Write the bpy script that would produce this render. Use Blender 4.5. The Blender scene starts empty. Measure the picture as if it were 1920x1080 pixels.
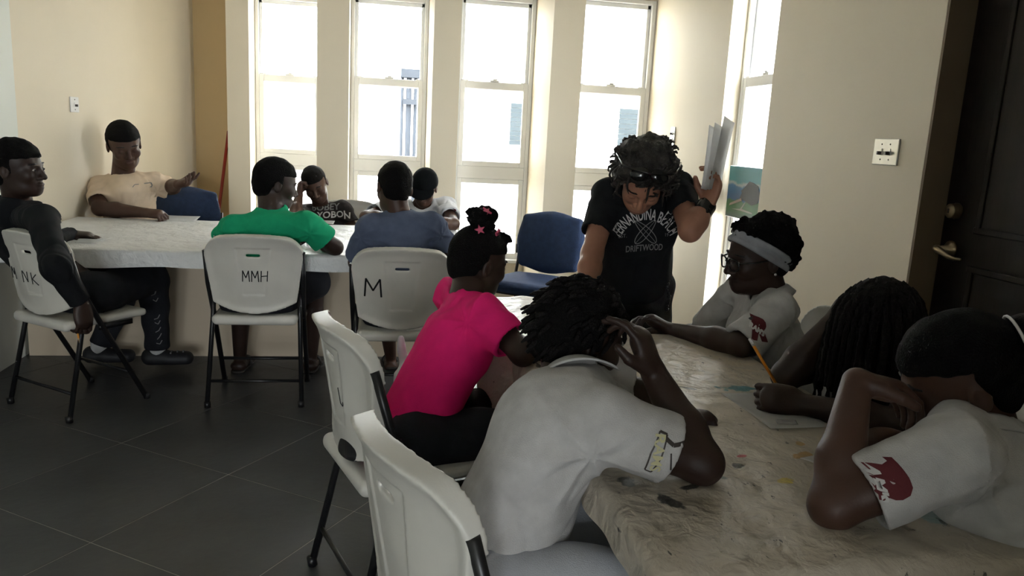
import bpy, bmesh, math, random
import numpy as np
from mathutils import Vector, Matrix
from mathutils.bvhtree import BVHTree

# ------------------------------------------------------------------ scene, camera, light
scene = bpy.context.scene
COL = scene.collection
random.seed(7)
FPX, PITCH, ROLL, YAW, CAMH = 1450.0, math.radians(11.0), math.radians(3.0), math.radians(10.0), 1.36
F = np.array([math.sin(YAW)*math.cos(PITCH), math.cos(YAW)*math.cos(PITCH), -math.sin(PITCH)])
R0 = np.array([math.cos(YAW), -math.sin(YAW), 0.0]); U0 = np.cross(R0, F)
RV = R0*math.cos(ROLL) + U0*math.sin(ROLL); UV = U0*math.cos(ROLL) - R0*math.sin(ROLL)
CAM = np.array([0.0, 0.0, CAMH])
cd = bpy.data.cameras.new('camera'); cam = bpy.data.objects.new('camera', cd); COL.objects.link(cam)
cd.sensor_width = 36.0; cd.lens = 36.0*FPX/1920.0; cd.clip_start = 0.05; cd.clip_end = 200
cam.matrix_world = Matrix(((RV[0], UV[0], -F[0], 0.0), (RV[1], UV[1], -F[1], 0.0), (RV[2], UV[2], -F[2], CAMH), (0, 0, 0, 1)))
scene.camera = cam
w = bpy.data.worlds.new('World'); scene.world = w; w.use_nodes = True
w.node_tree.nodes['Background'].inputs[0].default_value = (0.93, 0.965, 1.0, 1)
w.node_tree.nodes['Background'].inputs[1].default_value = 7.0
vs = scene.view_settings
vs.view_transform = 'Standard'; vs.look = 'None'; vs.gamma = 1.0; vs.use_curve_mapping = False
vs.exposure = 1.80
def portal(loc, rot, sx, sy):
    l = bpy.data.lights.new('window_portal', 'AREA'); l.shape = 'RECTANGLE'; l.size = sx; l.size_y = sy
    l.cycles.is_portal = True
    o = bpy.data.objects.new('window_portal', l); COL.objects.link(o); o.location = loc; o.rotation_euler = rot
# windows: x left, x right, plane y ; z from sill to head
WIN = [(-1.04, -0.485, 6.90), (-0.25, 0.36, 6.49), (0.56, 1.155, 6.10), (1.38, 1.985, 5.74)]
SILL, HEAD = 0.37, 2.40
XR = 1.99                                   # right wall plane
W5 = (3.86, 4.43, 2.085)                     # y0, y1, x plane of the window in the right wall
for a, b, y in WIN:
    portal(((a+b)/2, y+0.09, (SILL+HEAD)/2), (math.radians(-90), 0, 0), b-a, HEAD-SILL)
YB = -6.0
BACKWIN = [(-1.75, -0.75), (-0.35, 0.65)]   # windows behind the camera
for a, b in BACKWIN: portal(((a+b)/2, YB-0.15, (SILL+HEAD)/2), (math.radians(90), 0, 0), b-a, HEAD-SILL)
portal((W5[2]+0.09, (W5[0]+W5[1])/2, (SILL+HEAD)/2), (math.radians(90), 0, math.radians(90)), W5[1]-W5[0], HEAD-SILL)

def P(x, y, z):            # a point seen at photo position x,y, at camera distance z (metres)
    return CAM + (F + RV*((x-960)/FPX) - UV*((y-540)/FPX))*z
def PZ(x, y, h):           # the same, on the horizontal plane of height h
    d = F + RV*((x-960)/FPX) - UV*((y-540)/FPX); return CAM + d*((h-CAMH)/d[2])
FH = np.array([math.sin(YAW), math.cos(YAW), 0.0])
def D(a, b, c):            # a direction: a to the camera's right, b up, c away
    v = R0*a + np.array([0, 0, 1.0])*b + FH*c; return v/np.linalg.norm(v)

# ------------------------------------------------------------------ materials
MATS = {}
def nodes(m):
    m.use_nodes = True; nt = m.node_tree; return nt, nt.nodes, nt.links, nt.nodes['Principled BSDF']
def mat(name, col, rough=0.6, var=0.0, scale=8.0, bump=0.0, bscale=60.0, spec=0.5, metal=0.0, col2=None, stretch=(1, 1, 1), sheen=0.0):
    if name in MATS: return MATS[name]
    m = bpy.data.materials.new(name); nt, N, L, B = nodes(m)
    B.inputs['Roughness'].default_value = rough; B.inputs['Metallic'].default_value = metal
    B.inputs['Specular IOR Level'].default_value = spec
    if sheen: B.inputs['Sheen Weight'].default_value = sheen
    c = (*col, 1); c2 = (*(col2 if col2 else [min(1, k*(1-var)) for k in col]), 1)
    tc = N.new('ShaderNodeTexCoord'); mp = N.new('ShaderNodeMapping'); mp.inputs['Scale'].default_value = stretch
    L.new(tc.outputs['Object'], mp.inputs[0])
    n = N.new('ShaderNodeTexNoise'); n.inputs['Scale'].default_value = scale; n.inputs['Detail'].default_value = 5
    L.new(mp.outputs[0], n.inputs[0])
    r = N.new('ShaderNodeValToRGB'); r.color_ramp.elements[0].position = 0.35; r.color_ramp.elements[1].position = 0.68
    r.color_ramp.elements[0].color = c2; r.color_ramp.elements[1].color = c
    L.new(n.outputs[0], r.inputs[0]); L.new(r.outputs[0], B.inputs['Base Color'])
    if bump:
        n2 = N.new('ShaderNodeTexNoise'); n2.inputs['Scale'].default_value = bscale; n2.inputs['Detail'].default_value = 4
        L.new(mp.outputs[0], n2.inputs[0])
        b = N.new('ShaderNodeBump'); b.inputs['Strength'].default_value = bump; b.inputs['Distance'].default_value = 0.01
        L.new(n2.outputs[0], b.inputs['Height']); L.new(b.outputs[0], B.inputs['Normal'])
    MATS[name] = m; return m
M_WALL = mat('cream_paint', (0.81, 0.725, 0.57), 0.65, 0.05, 1.5, 0.06, 90)
M_WALLN = mat('pale_paint', (0.76, 0.79, 0.74), 0.65, 0.04, 1.5, 0.06, 90)
M_WALL_SHADED = mat('cream_paint_shaded', (0.66, 0.47, 0.23), 0.65, 0.06, 1.5, 0.06, 90)  # recess wall: corner shade and warm bounce put into the colour
M_CEIL = mat('ceiling_paint', (0.80, 0.76, 0.68), 0.8, 0.03, 2)
M_PANEL = mat('beige_panel', (0.60, 0.50, 0.37), 0.6, 0.08, 2.0, 0.04, 80)
M_VINYL = mat('white_vinyl', (0.88, 0.89, 0.89), 0.35, 0.03, 6)
M_TILE = mat('slate_tile', (0.062, 0.064, 0.066), 0.42, 0.35, 2.2, 0.12, 25, stretch=(1, 1, 1))
M_GROUT = mat('grout', (0.36, 0.34, 0.31), 0.8, 0.2, 10)
M_PLASTIC = mat('white_plastic', (0.68, 0.66, 0.60), 0.42, 0.12, 5, 0.05, 180)
M_TUBE = mat('black_tube', (0.012, 0.012, 0.013), 0.35, 0.2, 20)
M_MARK = mat('black_marker', (0.01, 0.01, 0.012), 0.5)
M_DOOR = mat('dark_wood', (0.012, 0.0065, 0.005), 0.5, 0.5, 3, 0.08, 12, stretch=(6, 6, 0.6), spec=0.2)
M_JAMB = mat('brown_jamb', (0.20, 0.145, 0.09), 0.6, 0.1, 4)
M_BRASS = mat('satin_brass', (0.36, 0.29, 0.19), 0.32, 0.1, 20, metal=1.0)
M_PLATE = mat('steel_plate', (0.62, 0.62, 0.58), 0.3, 0.1, 20, metal=0.7)
M_WPLATE = mat('white_plate', (0.75, 0.74, 0.72), 0.35)
M_DARK = mat('dark_toggle', (0.05, 0.04, 0.035), 0.5)
M_RED = mat('red_paint', (0.36, 0.035, 0.02), 0.45, 0.2, 8)
M_NAVY = mat('navy_fabric', (0.018, 0.040, 0.105), 0.85, 0.25, 30, 0.3, 300)
M_PAPER = mat('white_paper', (0.80, 0.80, 0.80), 0.7, 0.03, 6)
nt, N, L, B = nodes(M_PAPER); tl = N.new('ShaderNodeBsdfTranslucent'); tl.inputs[0].default_value = (.88, .88, .88, 1)
mx = N.new('ShaderNodeMixShader'); mx.inputs[0].default_value = .75; L.new(B.outputs[0], mx.inputs[1]); L.new(tl.outputs[0], mx.inputs[2]); L.new(mx.outputs[0], N['Material Output'].inputs[0])
M_GRAPH = mat('pencil_shading', (0.36, 0.36, 0.36), 0.7, 0.3, 40)
M_EXT = mat('exterior_white', (0.80, 0.80, 0.78), 0.8, 0.03, 1)
M_SHUT = mat('grey_shutter', (0.046, 0.055, 0.059), 0.9, 0.1, 5, spec=0.0)
M_PIPE = mat('grey_pipe', (0.052, 0.058, 0.068), 0.9, 0.1, 5, spec=0.0)
M_PALE = mat('exterior_ground', (0.55, 0.53, 0.50), 0.9, 0.1, 1)
M_GLASS = bpy.data.materials.new('window_glass')
nt, N, L, B = nodes(M_GLASS); N.remove(B)
t_ = N.new('ShaderNodeBsdfTransparent'); t_.inputs[0].default_value = (0.97, 0.98, 0.98, 1)
g_ = N.new('ShaderNodeBsdfGlossy'); g_.inputs['Roughness'].default_value = 0.02
mx = N.new('ShaderNodeMixShader'); fr = N.new('ShaderNodeFresnel'); fr.inputs[0].default_value = 1.35
ge = N.new('ShaderNodeNewGeometry'); sb = N.new('ShaderNodeMath'); sb.operation = 'SUBTRACT'; sb.inputs[0].default_value = 1.0; L.new(ge.outputs['Backfacing'], sb.inputs[1])
ml = N.new('ShaderNodeMath'); ml.operation = 'MULTIPLY'; L.new(fr.outputs[0], ml.inputs[0]); L.new(sb.outputs[0], ml.inputs[1]); L.new(ml.outputs[0], mx.inputs[0]); L.new(t_.outputs[0], mx.inputs[1]); L.new(g_.outputs[0], mx.inputs[2])
L.new(mx.outputs[0], N['Material Output'].inputs[0])

# ------------------------------------------------------------------ mesh helpers
def link(name, me, m=None, parent=None, smooth=False):
    o = bpy.data.objects.new(name, me); COL.objects.link(o)
    if m is not None:
        me.materials.clear(); me.materials.append(m)
    if parent is not None: o.parent = parent
    if smooth: me.polygons.foreach_set('use_smooth', np.ones(len(me.polygons), dtype=bool))
    return o
def tag(o, label=None, cat=None, group=None, kind=None):
    if label: o['label'] = label
    if cat: o['category'] = cat
    if group: o['group'] = group
    if kind: o['kind'] = kind
    return o
def empty(name, loc=(0, 0, 0), rz=0.0):
    o = bpy.data.objects.new(name, None); COL.objects.link(o); o.location = loc; o.rotation_euler = (0, 0, rz)
    o.empty_display_size = 0.05; return o
def bm_mesh(name, bm):
    bmesh.ops.recalc_face_normals(bm, faces=bm.faces[:])
    me = bpy.data.meshes.new(name); bm.to_mesh(me); bm.free(); return me
def add_box(bm, x0, x1, y0, y1, z0, z1, M=None, bev=0.0):
    vs_ = [bm.verts.new(Vector(p)) for p in ((x0, y0, z0), (x1, y0, z0), (x1, y1, z0), (x0, y1, z0), (x0, y0, z1), (x1, y0, z1), (x1, y1, z1), (x0, y1, z1))]
    fs = [bm.faces.new([vs_[i] for i in q]) for q in ((3, 2, 1, 0), (4, 5, 6, 7), (0, 1, 5, 4), (1, 2, 6, 5), (2, 3, 7, 6), (3, 0, 4, 7))]
    if bev:
        es = list({e for f_ in fs for e in f_.edges})
        r = bmesh.ops.bevel(bm, geom=es, offset=bev, segments=2, affect='EDGES', profile=0.5)
        vs_ = list({v for f_ in r['faces'] for v in f_.verts} | {v for v in vs_ if v.is_valid})
    if M is not None:
        for v in vs_: v.co = M @ v.co
    return vs_
def boxes(name, lst, m, parent=None, bev=0.0, M=None):
    bm = bmesh.new()
    for b in lst: add_box(bm, *b, M=M, bev=bev)
    return link(name, bm_mesh(name, bm), m, parent)
def frame_of(d):
    d = Vector(d).normalized(); a = Vector((0, 0, 1)) if abs(d.z) < 0.9 else Vector((1, 0, 0))
    u = d.cross(a).normalized(); return u, d.cross(u).normalized()
def add_tube(bm, pts, r, n=10, cap=True, flat=None):
    pts = [Vector(p) for p in pts]; rs = r if isinstance(r, (list, tuple)) else [r]*len(pts); rings = []
    u = None
    for i, p in enumerate(pts):
        d = (pts[min(i+1, len(pts)-1)] - pts[max(i-1, 0)]).normalized()
        if u is None: u, v = frame_of(d)
        else:
            u = (u - d*u.dot(d)).normalized(); v = d.cross(u)
        rings.append([bm.verts.new(p + (u*math.cos(a) + v*math.sin(a))*rs[i]) for a in [2*math.pi*k/n for k in range(n)]])
    for a, b in zip(rings, rings[1:]):
        for k in range(n): bm.faces.new((a[k], a[(k+1) % n], b[(k+1) % n], b[k]))
    if cap: bm.faces.new(rings[0][::-1]); bm.faces.new(rings[-1])
def tube(name, pts, r, m, parent=None, n=10, smooth=True):
    bm = bmesh.new(); add_tube(bm, pts, r, n); return link(name, bm_mesh(name, bm), m, parent, smooth)
def arrays_mesh(name, V, Q):
    me = bpy.data.meshes.new(name); nv, nq = len(V), len(Q)
    me.vertices.add(nv); me.vertices.foreach_set('co', np.asarray(V, dtype=np.float32).ravel())
    k = Q.shape[1]
    me.loops.add(nq*k); me.loops.foreach_set('vertex_index', np.asarray(Q, dtype=np.int32).ravel())
    me.polygons.add(nq); me.polygons.foreach_set('loop_start', np.arange(0, nq*k, k, dtype=np.int32))
    me.polygons.foreach_set('use_smooth', np.ones(nq, dtype=bool))
    me.update(calc_edges=True); return me
def grid_mesh(name, fn, nu, nv, thick=None):   # fn(u,v) arrays in 0..1 -> (n,3)
    u, v = np.meshgrid(np.linspace(0, 1, nu), np.linspace(0, 1, nv), indexing='ij')
    V = fn(u, v).reshape(-1, 3); i = np.arange(nu*nv).reshape(nu, nv)
    Q = np.stack([i[:-1, :-1], i[1:, :-1], i[1:, 1:], i[:-1, 1:]], -1).reshape(-1, 4)
    return arrays_mesh(name, V, Q)

# ------------------------------------------------------------------ signed-distance modelling
nrm = np.linalg.norm
def A3(p): return np.asarray(p, dtype=float)
def unit(v): v = A3(v); return v/nrm(v)
def cone(a, b, ra, rb=None, lat=None, ls=1.0):
    """tapered capsule; with lat (unit vector) its section is ls times wider along lat"""
    a, b = A3(a), A3(b); rb = ra if rb is None else rb
    ba = b - a; l2 = max(float(ba@ba), 1e-9)
    def fn(x, y, z):
        px, py, pz = x-a[0], y-a[1], z-a[2]
        t = np.clip((px*ba[0]+py*ba[1]+pz*ba[2])/l2, 0, 1)
        dx, dy, dz = px-t*ba[0], py-t*ba[1], pz-t*ba[2]
        d2 = dx*dx+dy*dy+dz*dz
        if lat is not None:
            c = dx*lat[0]+dy*lat[1]+dz*lat[2]; d2 = d2 - c*c*(1-1/ls**2)
        return np.sqrt(np.maximum(d2, 0)) - (ra+t*(rb-ra))
    m = max(ra, rb)*max(ls, 1.0)
    return fn, np.minimum(a, b)-m, np.maximum(a, b)+m
def ell(c, r, axes=None):
    """ellipsoid; axes: 3 unit vectors for the radii"""
    c, r = A3(c), A3(r); ax = np.eye(3) if axes is None else np.array([unit(k) for k in axes])
    def fn(x, y, z):
        px, py, pz = x-c[0], y-c[1], z-c[2]; k0 = 0; k1 = 0
        for q, s in zip(ax, r):
            e = (px*q[0]+py*q[1]+pz*q[2])/s; k0 = k0+e*e; k1 = k1+(e/s)**2
        k0 = np.sqrt(k0); return k0*(k0-1)/np.maximum(np.sqrt(k1), 1e-6)
    m = r.max(); return fn, c-m, c+m
def rbox(c, hs, rad, axes=None):
    c, hs = A3(c), A3(hs); ax = np.eye(3) if axes is None else np.array([unit(k) for k in axes])
    def fn(x, y, z):
        px, py, pz = x-c[0], y-c[1], z-c[2]; o = 0; mxx = None
        for q, s in zip(ax, hs):
            e = np.abs(px*q[0]+py*q[1]+pz*q[2])-(s-rad); o = o+np.maximum(e, 0)**2
            mxx = e if mxx is None else np.maximum(mxx, e)
        return np.sqrt(o)+np.minimum(mxx, 0)-rad
    m = nrm(hs); return fn, c-m, c+m
def plane(p, n):
    """everything on the side the normal points to"""
    p, n = A3(p), unit(n)
    def fn(x, y, z): return -((x-p[0])*n[0]+(y-p[1])*n[1]+(z-p[2])*n[2])
    return fn, None, None
def sines(seed, freq, n=10, aniso=(1, 1, 1)):
    rng = np.random.RandomState(seed); k = rng.normal(size=(n, 3)); k /= nrm(k, axis=1)[:, None]
    k *= (freq*rng.uniform(0.6, 1.5, size=(n, 1))); k *= np.array(aniso); ph = rng.uniform(0, 6.28, n)
    def fn(x, y, z):
        s = 0
        for q, p_ in zip(k, ph): s = s+np.sin(q[0]*x+q[1]*y+q[2]*z+p_)
        return s/math.sqrt(n)
    return fn
def sines_along(seed, freq, n, axis, ratio):
    """waves stretched along an axis, for folds that run that way"""
    rng = np.random.RandomState(seed); k = rng.normal(size=(n, 3)); ax_ = unit(axis); k -= np.outer(k@ax_, ax_); k /= nrm(k, axis=1)[:, None]
    k = k*freq*rng.uniform(.7, 1.4, size=(n, 1))+np.outer(rng.normal(size=n)*freq*ratio, ax_); ph = rng.uniform(0, 6.28, n)
    def fn(x, y, z):
        s = 0
        for q, p_ in zip(k, ph): s = s+np.sin(q[0]*x+q[1]*y+q[2]*z+p_)
        return s/math.sqrt(n)
    return fn
def sdf(ops, h=0.006, noise=None, smooth=1):
    """ops: (mode, prim, blend) ; returns vertices, quads"""
    lo = np.min([p[1] for m_, p, k in ops if m_ == '+'], axis=0)-0.03; hi = np.max([p[2] for m_, p, k in ops if m_ == '+'], axis=0)+0.03
    n = np.ceil((hi-lo)/h).astype(int)+1
    ax = [(lo[i]+h*np.arange(n[i])).astype(np.float32) for i in range(3)]
    G = np.ones(n, dtype=np.float32)
    for m_, (fn, plo, phi), k in ops:
        if plo is None: sl = [slice(0, n[i]) for i in range(3)]
        else:
            mg = k*1.2+3*h
            sl = [slice(max(0, int((plo[i]-mg-lo[i])/h)), max(0, min(n[i], int((phi[i]+mg-lo[i])/h)+2))) for i in range(3)]
        if any(s.stop <= s.start for s in sl): continue
        x, y, z = ax[0][sl[0]][:, None, None], ax[1][sl[1]][None, :, None], ax[2][sl[2]][None, None, :]
        d = fn(x, y, z).astype(np.float32); g = G[tuple(sl)]
        if m_ == '+':
            r = np.minimum(g, d)
            if k > 0: hh = np.maximum(k-np.abs(g-d), 0)/k; r = r-hh*hh*k*0.25
        else:
            d = -d if m_ == '-' else d
            r = np.maximum(g, d)
            if k > 0: hh = np.maximum(k-np.abs(g-d), 0)/k; r = r+hh*hh*k*0.25
        G[tuple(sl)] = r
    if noise:
        ii = np.nonzero(np.abs(G) < 0.03)
        xs, ys, zs = ax[0][ii[0]], ax[1][ii[1]], ax[2][ii[2]]
        for fn, amp in noise: G[ii] += (amp*fn(xs, ys, zs)).astype(np.float32)
    G[0] = G[-1] = 1; G[:, 0] = G[:, -1] = 1; G[:, :, 0] = G[:, :, -1] = 1
    ins = G < 0
    cnt = np.zeros(n-1, dtype=np.uint8); c8 = [(i, j, k) for i in (0, 1) for j in (0, 1) for k in (0, 1)]
    S = lambda a, o: a[o[0]:n[0]-1+o[0], o[1]:n[1]-1+o[1], o[2]:n[2]-1+o[2]]
    for o in c8: cnt += S(ins, o)
    act = np.nonzero((cnt > 0) & (cnt < 8)); M_ = len(act[0])
    vid = np.full(n-1, -1, dtype=np.int32); vid[act] = np.arange(M_)
    acc = np.zeros((M_, 3)); cn = np.zeros(M_)
    for axis in range(3):
        for o in c8:
            if o[axis]: continue
            o2 = list(o); o2[axis] = 1
            a = G[act[0]+o[0], act[1]+o[1], act[2]+o[2]]; b = G[act[0]+o2[0], act[1]+o2[1], act[2]+o2[2]]
            x = (a < 0) != (b < 0); t = np.where(x, a/np.where(x, a-b, 1), 0)
            pt = np.tile(np.array(o, float), (M_, 1)); pt[:, axis] = t
            acc[x] += pt[x]; cn[x] += 1
    V = lo+h*(np.stack(act, 1)+acc/cn[:, None])
    quads = []
    for axis in range(3):
        o1, o2 = (axis+1) % 3, (axis+2) % 3
        sa = [slice(None)]*3; sb = [slice(None)]*3; sa[axis] = slice(0, n[axis]-1); sb[axis] = slice(1, n[axis])
        a, b = ins[tuple(sa)], ins[tuple(sb)]
        for flip in (False, True):
            e = np.stack(np.nonzero((a & ~b) if not flip else (~a & b)), 1)
            if not len(e): continue
            q = []
            for d1, d2 in ((-1, -1), (0, -1), (0, 0), (-1, 0)):
                c = e.copy(); c[:, o1] += d1; c[:, o2] += d2; q.append(vid[c[:, 0], c[:, 1], c[:, 2]])
            q = np.stack(q, 1)
            quads.append(q[:, ::-1] if flip else q)
    Q = np.concatenate(quads)
    for _ in range(smooth):
        s = np.zeros_like(V); c = np.zeros(len(V))
        for i in range(4):
            for j in ((i+1) % 4, (i-1) % 4):
                for k3 in range(3): s[:, k3] += np.bincount(Q[:, i], V[Q[:, j], k3], len(V))
                c += np.bincount(Q[:, i], minlength=len(V))
        V = V*0.5+0.5*s/np.maximum(c, 1)[:, None]
    return V, Q
def sdf_obj(name, ops, m, parent=None, base=(0, 0, 0), h=0.006, noise=None, smooth=1):
    V, Q = sdf(ops, h, noise, smooth); V = V-A3(base)
    o = link(name, arrays_mesh(name, V, Q), m, parent)
    return o

# ------------------------------------------------------------------ the room
def struct(o): o['kind'] = 'structure'; return o
def prism(name, poly, z0, z1, m, parent=None):
    bm = bmesh.new(); lo = [bm.verts.new((x, y, z0)) for x, y in poly]; hi = [bm.verts.new((x, y, z1)) for x, y in poly]
    bm.faces.new(lo); bm.faces.new(hi); k = len(poly)
    for i in range(k): bm.faces.new((lo[i], lo[(i+1) % k], hi[(i+1) % k], hi[i]))
    return link(name, bm_mesh(name, bm), m, parent)
CEIL = 2.85
floor = struct(boxes('floor', [(-2.2, 2.3, YB-0.1, 7.1, -0.12, -0.0012)], M_GROUT))
def clip(poly, box):
    x0, x1, y0, y1 = box
    for ax_, lim, sg in ((0, x0, 1), (0, x1, -1), (1, y0, 1), (1, y1, -1)):
        out = []
        for i in range(len(poly)):
            a, b = poly[i-1], poly[i]; da, db = sg*(a[ax_]-lim), sg*(b[ax_]-lim)
            if (da >= 0) != (db >= 0):
                t = da/(da-db); out.append((a[0]+t*(b[0]-a[0]), a[1]+t*(b[1]-a[1])))
            if db >= 0: out.append(b)
        poly = out
        if not poly: return []
    return poly
ang = math.radians(-34.2); e1 = (math.cos(ang), math.sin(ang)); e2 = (-math.sin(ang), math.cos(ang))
full_tile = None
for i in range(-14, 15):
    for j in range(-14, 15):
        g = 0.0022; s = 0.6
        ox = -1.064+s*(i*e1[0]+j*e2[0]); oy = 3.323+s*(i*e1[1]+j*e2[1])
        c = [(ox+a*e1[0]+b*e2[0], oy+a*e1[1]+b*e2[1]) for a, b in ((g, g), (s-g, g), (s-g, s-g), (g, s-g))]
        pl = clip(c, (-2.0, 2.12, YB, 6.98))
        if len(pl) < 3: continue
        if len(pl) == 4 and all(min(math.hypot(p[0]-q[0], p[1]-q[1]) for q in c) < 1e-6 for p in pl):
            if full_tile is None:
                o = prism('tile', [(a*e1[0]+b*e2[0], a*e1[1]+b*e2[1]) for a, b in ((g, g), (s-g, g), (s-g, s-g), (g, s-g))], -0.008, 0.0, M_TILE, floor)
                full_tile = o.data
            else: o = link('tile', full_tile, None, floor)
            o.location = (ox, oy, 0)
        else:
            o = prism('tile', pl, -0.008, 0.0, M_TILE, floor)
struct(boxes('ceiling', [(-2.2, 2.3, YB-0.1, 7.1, CEIL, CEIL+0.1)], M_CEIL))
struct(boxes('wall_left', [(-2.12, -1.97, YB, 4.73, 0, CEIL)], M_WALLN))
struct(prism('wall_alcove', [(-1.97, 4.73), (-1.52, 6.9), (-1.68, 6.95), (-2.12, 4.73)], 0, CEIL, M_WALL))
struct(boxes('wall_recess', [(-1.68, -1.20, 6.9, 7.05, 0, CEIL)], M_WALL_SHADED))
wf = []; xs_ = [-2.12]+[k for ab in BACKWIN for k in ab]+[2.18]
for a, b in zip(xs_[::2], xs_[1::2]): wf.append((a, b, YB-0.14, YB, 0, CEIL))
for a, b in BACKWIN: wf += [(a, b, YB-0.14, YB, 0, SILL), (a, b, YB-0.14, YB, HEAD, CEIL)]
struct(boxes('wall_front', wf, M_WALL))
wb = [(-1.21, -1.04, 6.60, 7.05, 0, CEIL), (-0.485, -0.25, 6.20, 7.05, 0, CEIL), (0.36, 0.555, 5.81, 6.7, 0, CEIL), (1.155, 1.375, 5.45, 6.3, 0, CEIL)]
for a, b, y in WIN:
    wb += [(a, b, y-0.02, y+0.14, 0, SILL), (a, b, y-0.02, y+0.14, HEAD, CEIL)]
struct(boxes('wall_back', wb, M_WALL))
DY0, DY1, DH = 1.66, 2.62, 2.12
struct(boxes('wall_right', [(XR, 2.18, YB, DY0, 0, CEIL), (XR, 2.18, DY0, DY1, DH, CEIL), (XR, 2.18, DY1, W5[0], 0, CEIL), (XR, 2.18, W5[1], 5.95, 0, CEIL),
      (W5[2]-0.02, 2.18, W5[0], W5[1], 0, SILL), (XR, 2.18, W5[0], W5[1], HEAD, CEIL), (XR, W5[2]-0.02, W5[0], W5[1], 0, SILL)], M_WALL))

struct(boxes('wall_shade_blocker', [(.30, XR, -1.0, -.85, 0, CEIL)], M_JAMB))  # added out of view, keeps rear window light off the right foreground
def window(k, M, wd):
    """local: x 0..wd along the opening, y outwards, z up"""
    root = empty('window_%d' % k); struct(root)
    def bx(name, lst, m=M_VINYL, par=root, bev=0.004): return boxes(name, lst, m, par, bev, M)
    f = 0.032
    bx('frame', [(0.002, f, 0, 0.07, SILL, HEAD-.002), (wd-f, wd-.002, 0, 0.07, SILL, HEAD-.002), (f, wd-f, 0, 0.07, HEAD-f, HEAD-.002), (f, wd-f, 0, 0.07, SILL, SILL+f)])
    bx('transom_panel', [(f, wd-f, 0.004, 0.06, 1.03, 1.125)])
    s = 0.038
    us = bx('upper_sash', [(f, f+s*.7, .035, .06, 1.74, HEAD-f), (wd-f-s*.7, wd-f, .035, .06, 1.74, HEAD-f), (f, wd-f, .035, .06, HEAD-f-.03, HEAD-f), (f, wd-f, .035, .06, 1.71, 1.75)])
    bx('pane', [(f+.02, wd-f-.02, .046, .050, 1.745, HEAD-f-.025)], M_GLASS, us, 0)
    ls_ = bx('lower_sash', [(f, f+s, .002, .03, 1.125, 1.772), (wd-f-s, wd-f, .002, .03, 1.125, 1.772), (f+s, wd-f-s, .002, .03, 1.715, 1.772), (f+s, wd-f-s, .002, .03, 1.125, 1.165)])
    bx('pane', [(f+s-.01, wd-f-s+.01, .014, .018, 1.16, 1.72)], M_GLASS, ls_, 0)
    bx('sash_lock', [(wd/2-.035, wd/2+.035, .006, .03, 1.772, 1.786), (wd/2-.012, wd/2+.02, .004, .03, 1.786, 1.796)], M_VINYL, ls_, .003)
    for a in (f+.01, wd-f-.06): bx('tilt_latch', [(a, a+.05, .006, .028, 1.772, 1.780)], M_VINYL, ls_, .002)
    fl = bx('fixed_light', [(f, f+s, .01, .04, SILL+f, 1.03), (wd-f-s, wd-f, .01, .04, SILL+f, 1.03), (f+s, wd-f-s, .01, .04, .992, 1.03), (f+s, wd-f-s, .01, .04, SILL+f, .44)])
    bx('pane', [(f+s-.01, wd-f-s+.01, .022, .026, .43, 1.0)], M_GLASS, fl, 0)
    bx('window_sill', [(0.002, wd-.002, -0.035, 0.0, SILL-.005, SILL+.022)], M_VINYL)
    return root
for k, (a, b, y) in enumerate(WIN): window(k+1, Matrix.Translation((a, y, 0)), b-a)
M5 = Matrix.Translation((W5[2], W5[1], 0)) @ Matrix.Rotation(math.radians(-90), 4, 'Z')
window(5, M5, W5[1]-W5[0])
for k, (a, b) in enumerate(BACKWIN): window(6+k, Matrix.Translation((b, YB, 0)) @ Matrix.Rotation(math.pi, 4, 'Z'), b-a)

# door in the right wall
dr = empty('door_1', (2.10, DY0, 0)); struct(dr)
DL = DY1-DY0
boxes('door_leaf', [(0, .045, .012, DL-.012, .008, DH-.012)], M_DOOR, dr, .003)
boxes('door_panel', [(-.008, .004, .14, DL-.20, .30, .98), (-.008, .004, .14, DL-.20, 1.12, 1.98)], M_DOOR, dr, .006)
for zz in (.30, .98, 1.12, 1.98): boxes('panel_moulding', [(-.014, .002, .12, DL-.18, zz-.012, zz+.012)], M_DOOR, dr, .004)
for yy in (.14, DL-.20):
    for z0, z1 in ((.30, .98), (1.12, 1.98)): boxes('panel_moulding', [(-.014, .002, yy-.012, yy+.012, z0, z1)], M_DOOR, dr, .004)
def lathe(name, prof, o, d, m, parent=None, n=24):
    u, v = frame_of(d); d = Vector(d).normalized(); o = Vector(o); bm = bmesh.new(); rings = []
    for t, r in prof: rings.append([bm.verts.new(o+d*t+(u*math.cos(a)+v*math.sin(a))*max(r, 1e-4)) for a in [2*math.pi*k/n for k in range(n)]])
    for a, b in zip(rings, rings[1:]):
        for k in range(n): bm.faces.new((a[k], a[(k+1) % n], b[(k+1) % n], b[k]))
    bm.faces.new(rings[0]); bm.faces.new(rings[-1])
    return link(name, bm_mesh(name, bm), m, parent, True)
yb_ = DL-.075
lathe('deadbolt', [(0, .030), (.006, .031), (.012, .028), (.030, .027), (.034, .024), (.036, .010)], (-.001, yb_, 1.178), (-1, 0, 0), M_BRASS, dr)
boxes('key_slot', [(-.040, -.036, yb_-.003, yb_+.003, 1.170, 1.186)], M_DARK, dr)
lathe('lever_rose', [(0, .033), (.006, .033), (.014, .026), (.020, .016), (.052, .012)], (-.001, yb_, 1.035), (-1, 0, 0), M_BRASS, dr)
tube('lever_handle', [(-.055, yb_+.012, 1.037), (-.060, yb_, 1.036), (-.060, yb_-.03, 1.028), (-.058, yb_-.06, 1.016), (-.054, yb_-.085, 1.012), (-.050, yb_-.115, 1.014)], [.013, .015, .012, .009, .007, .005], M_BRASS, dr)
struct(boxes('trim_1', [(XR+.001, 2.16, DY1-.012, DY1+.0, 0, DH), (XR+.001, 2.16, DY0, DY0+.012, 0, DH), (XR+.001, 2.16, DY0, DY1, DH-.012, DH)], M_JAMB))

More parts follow.
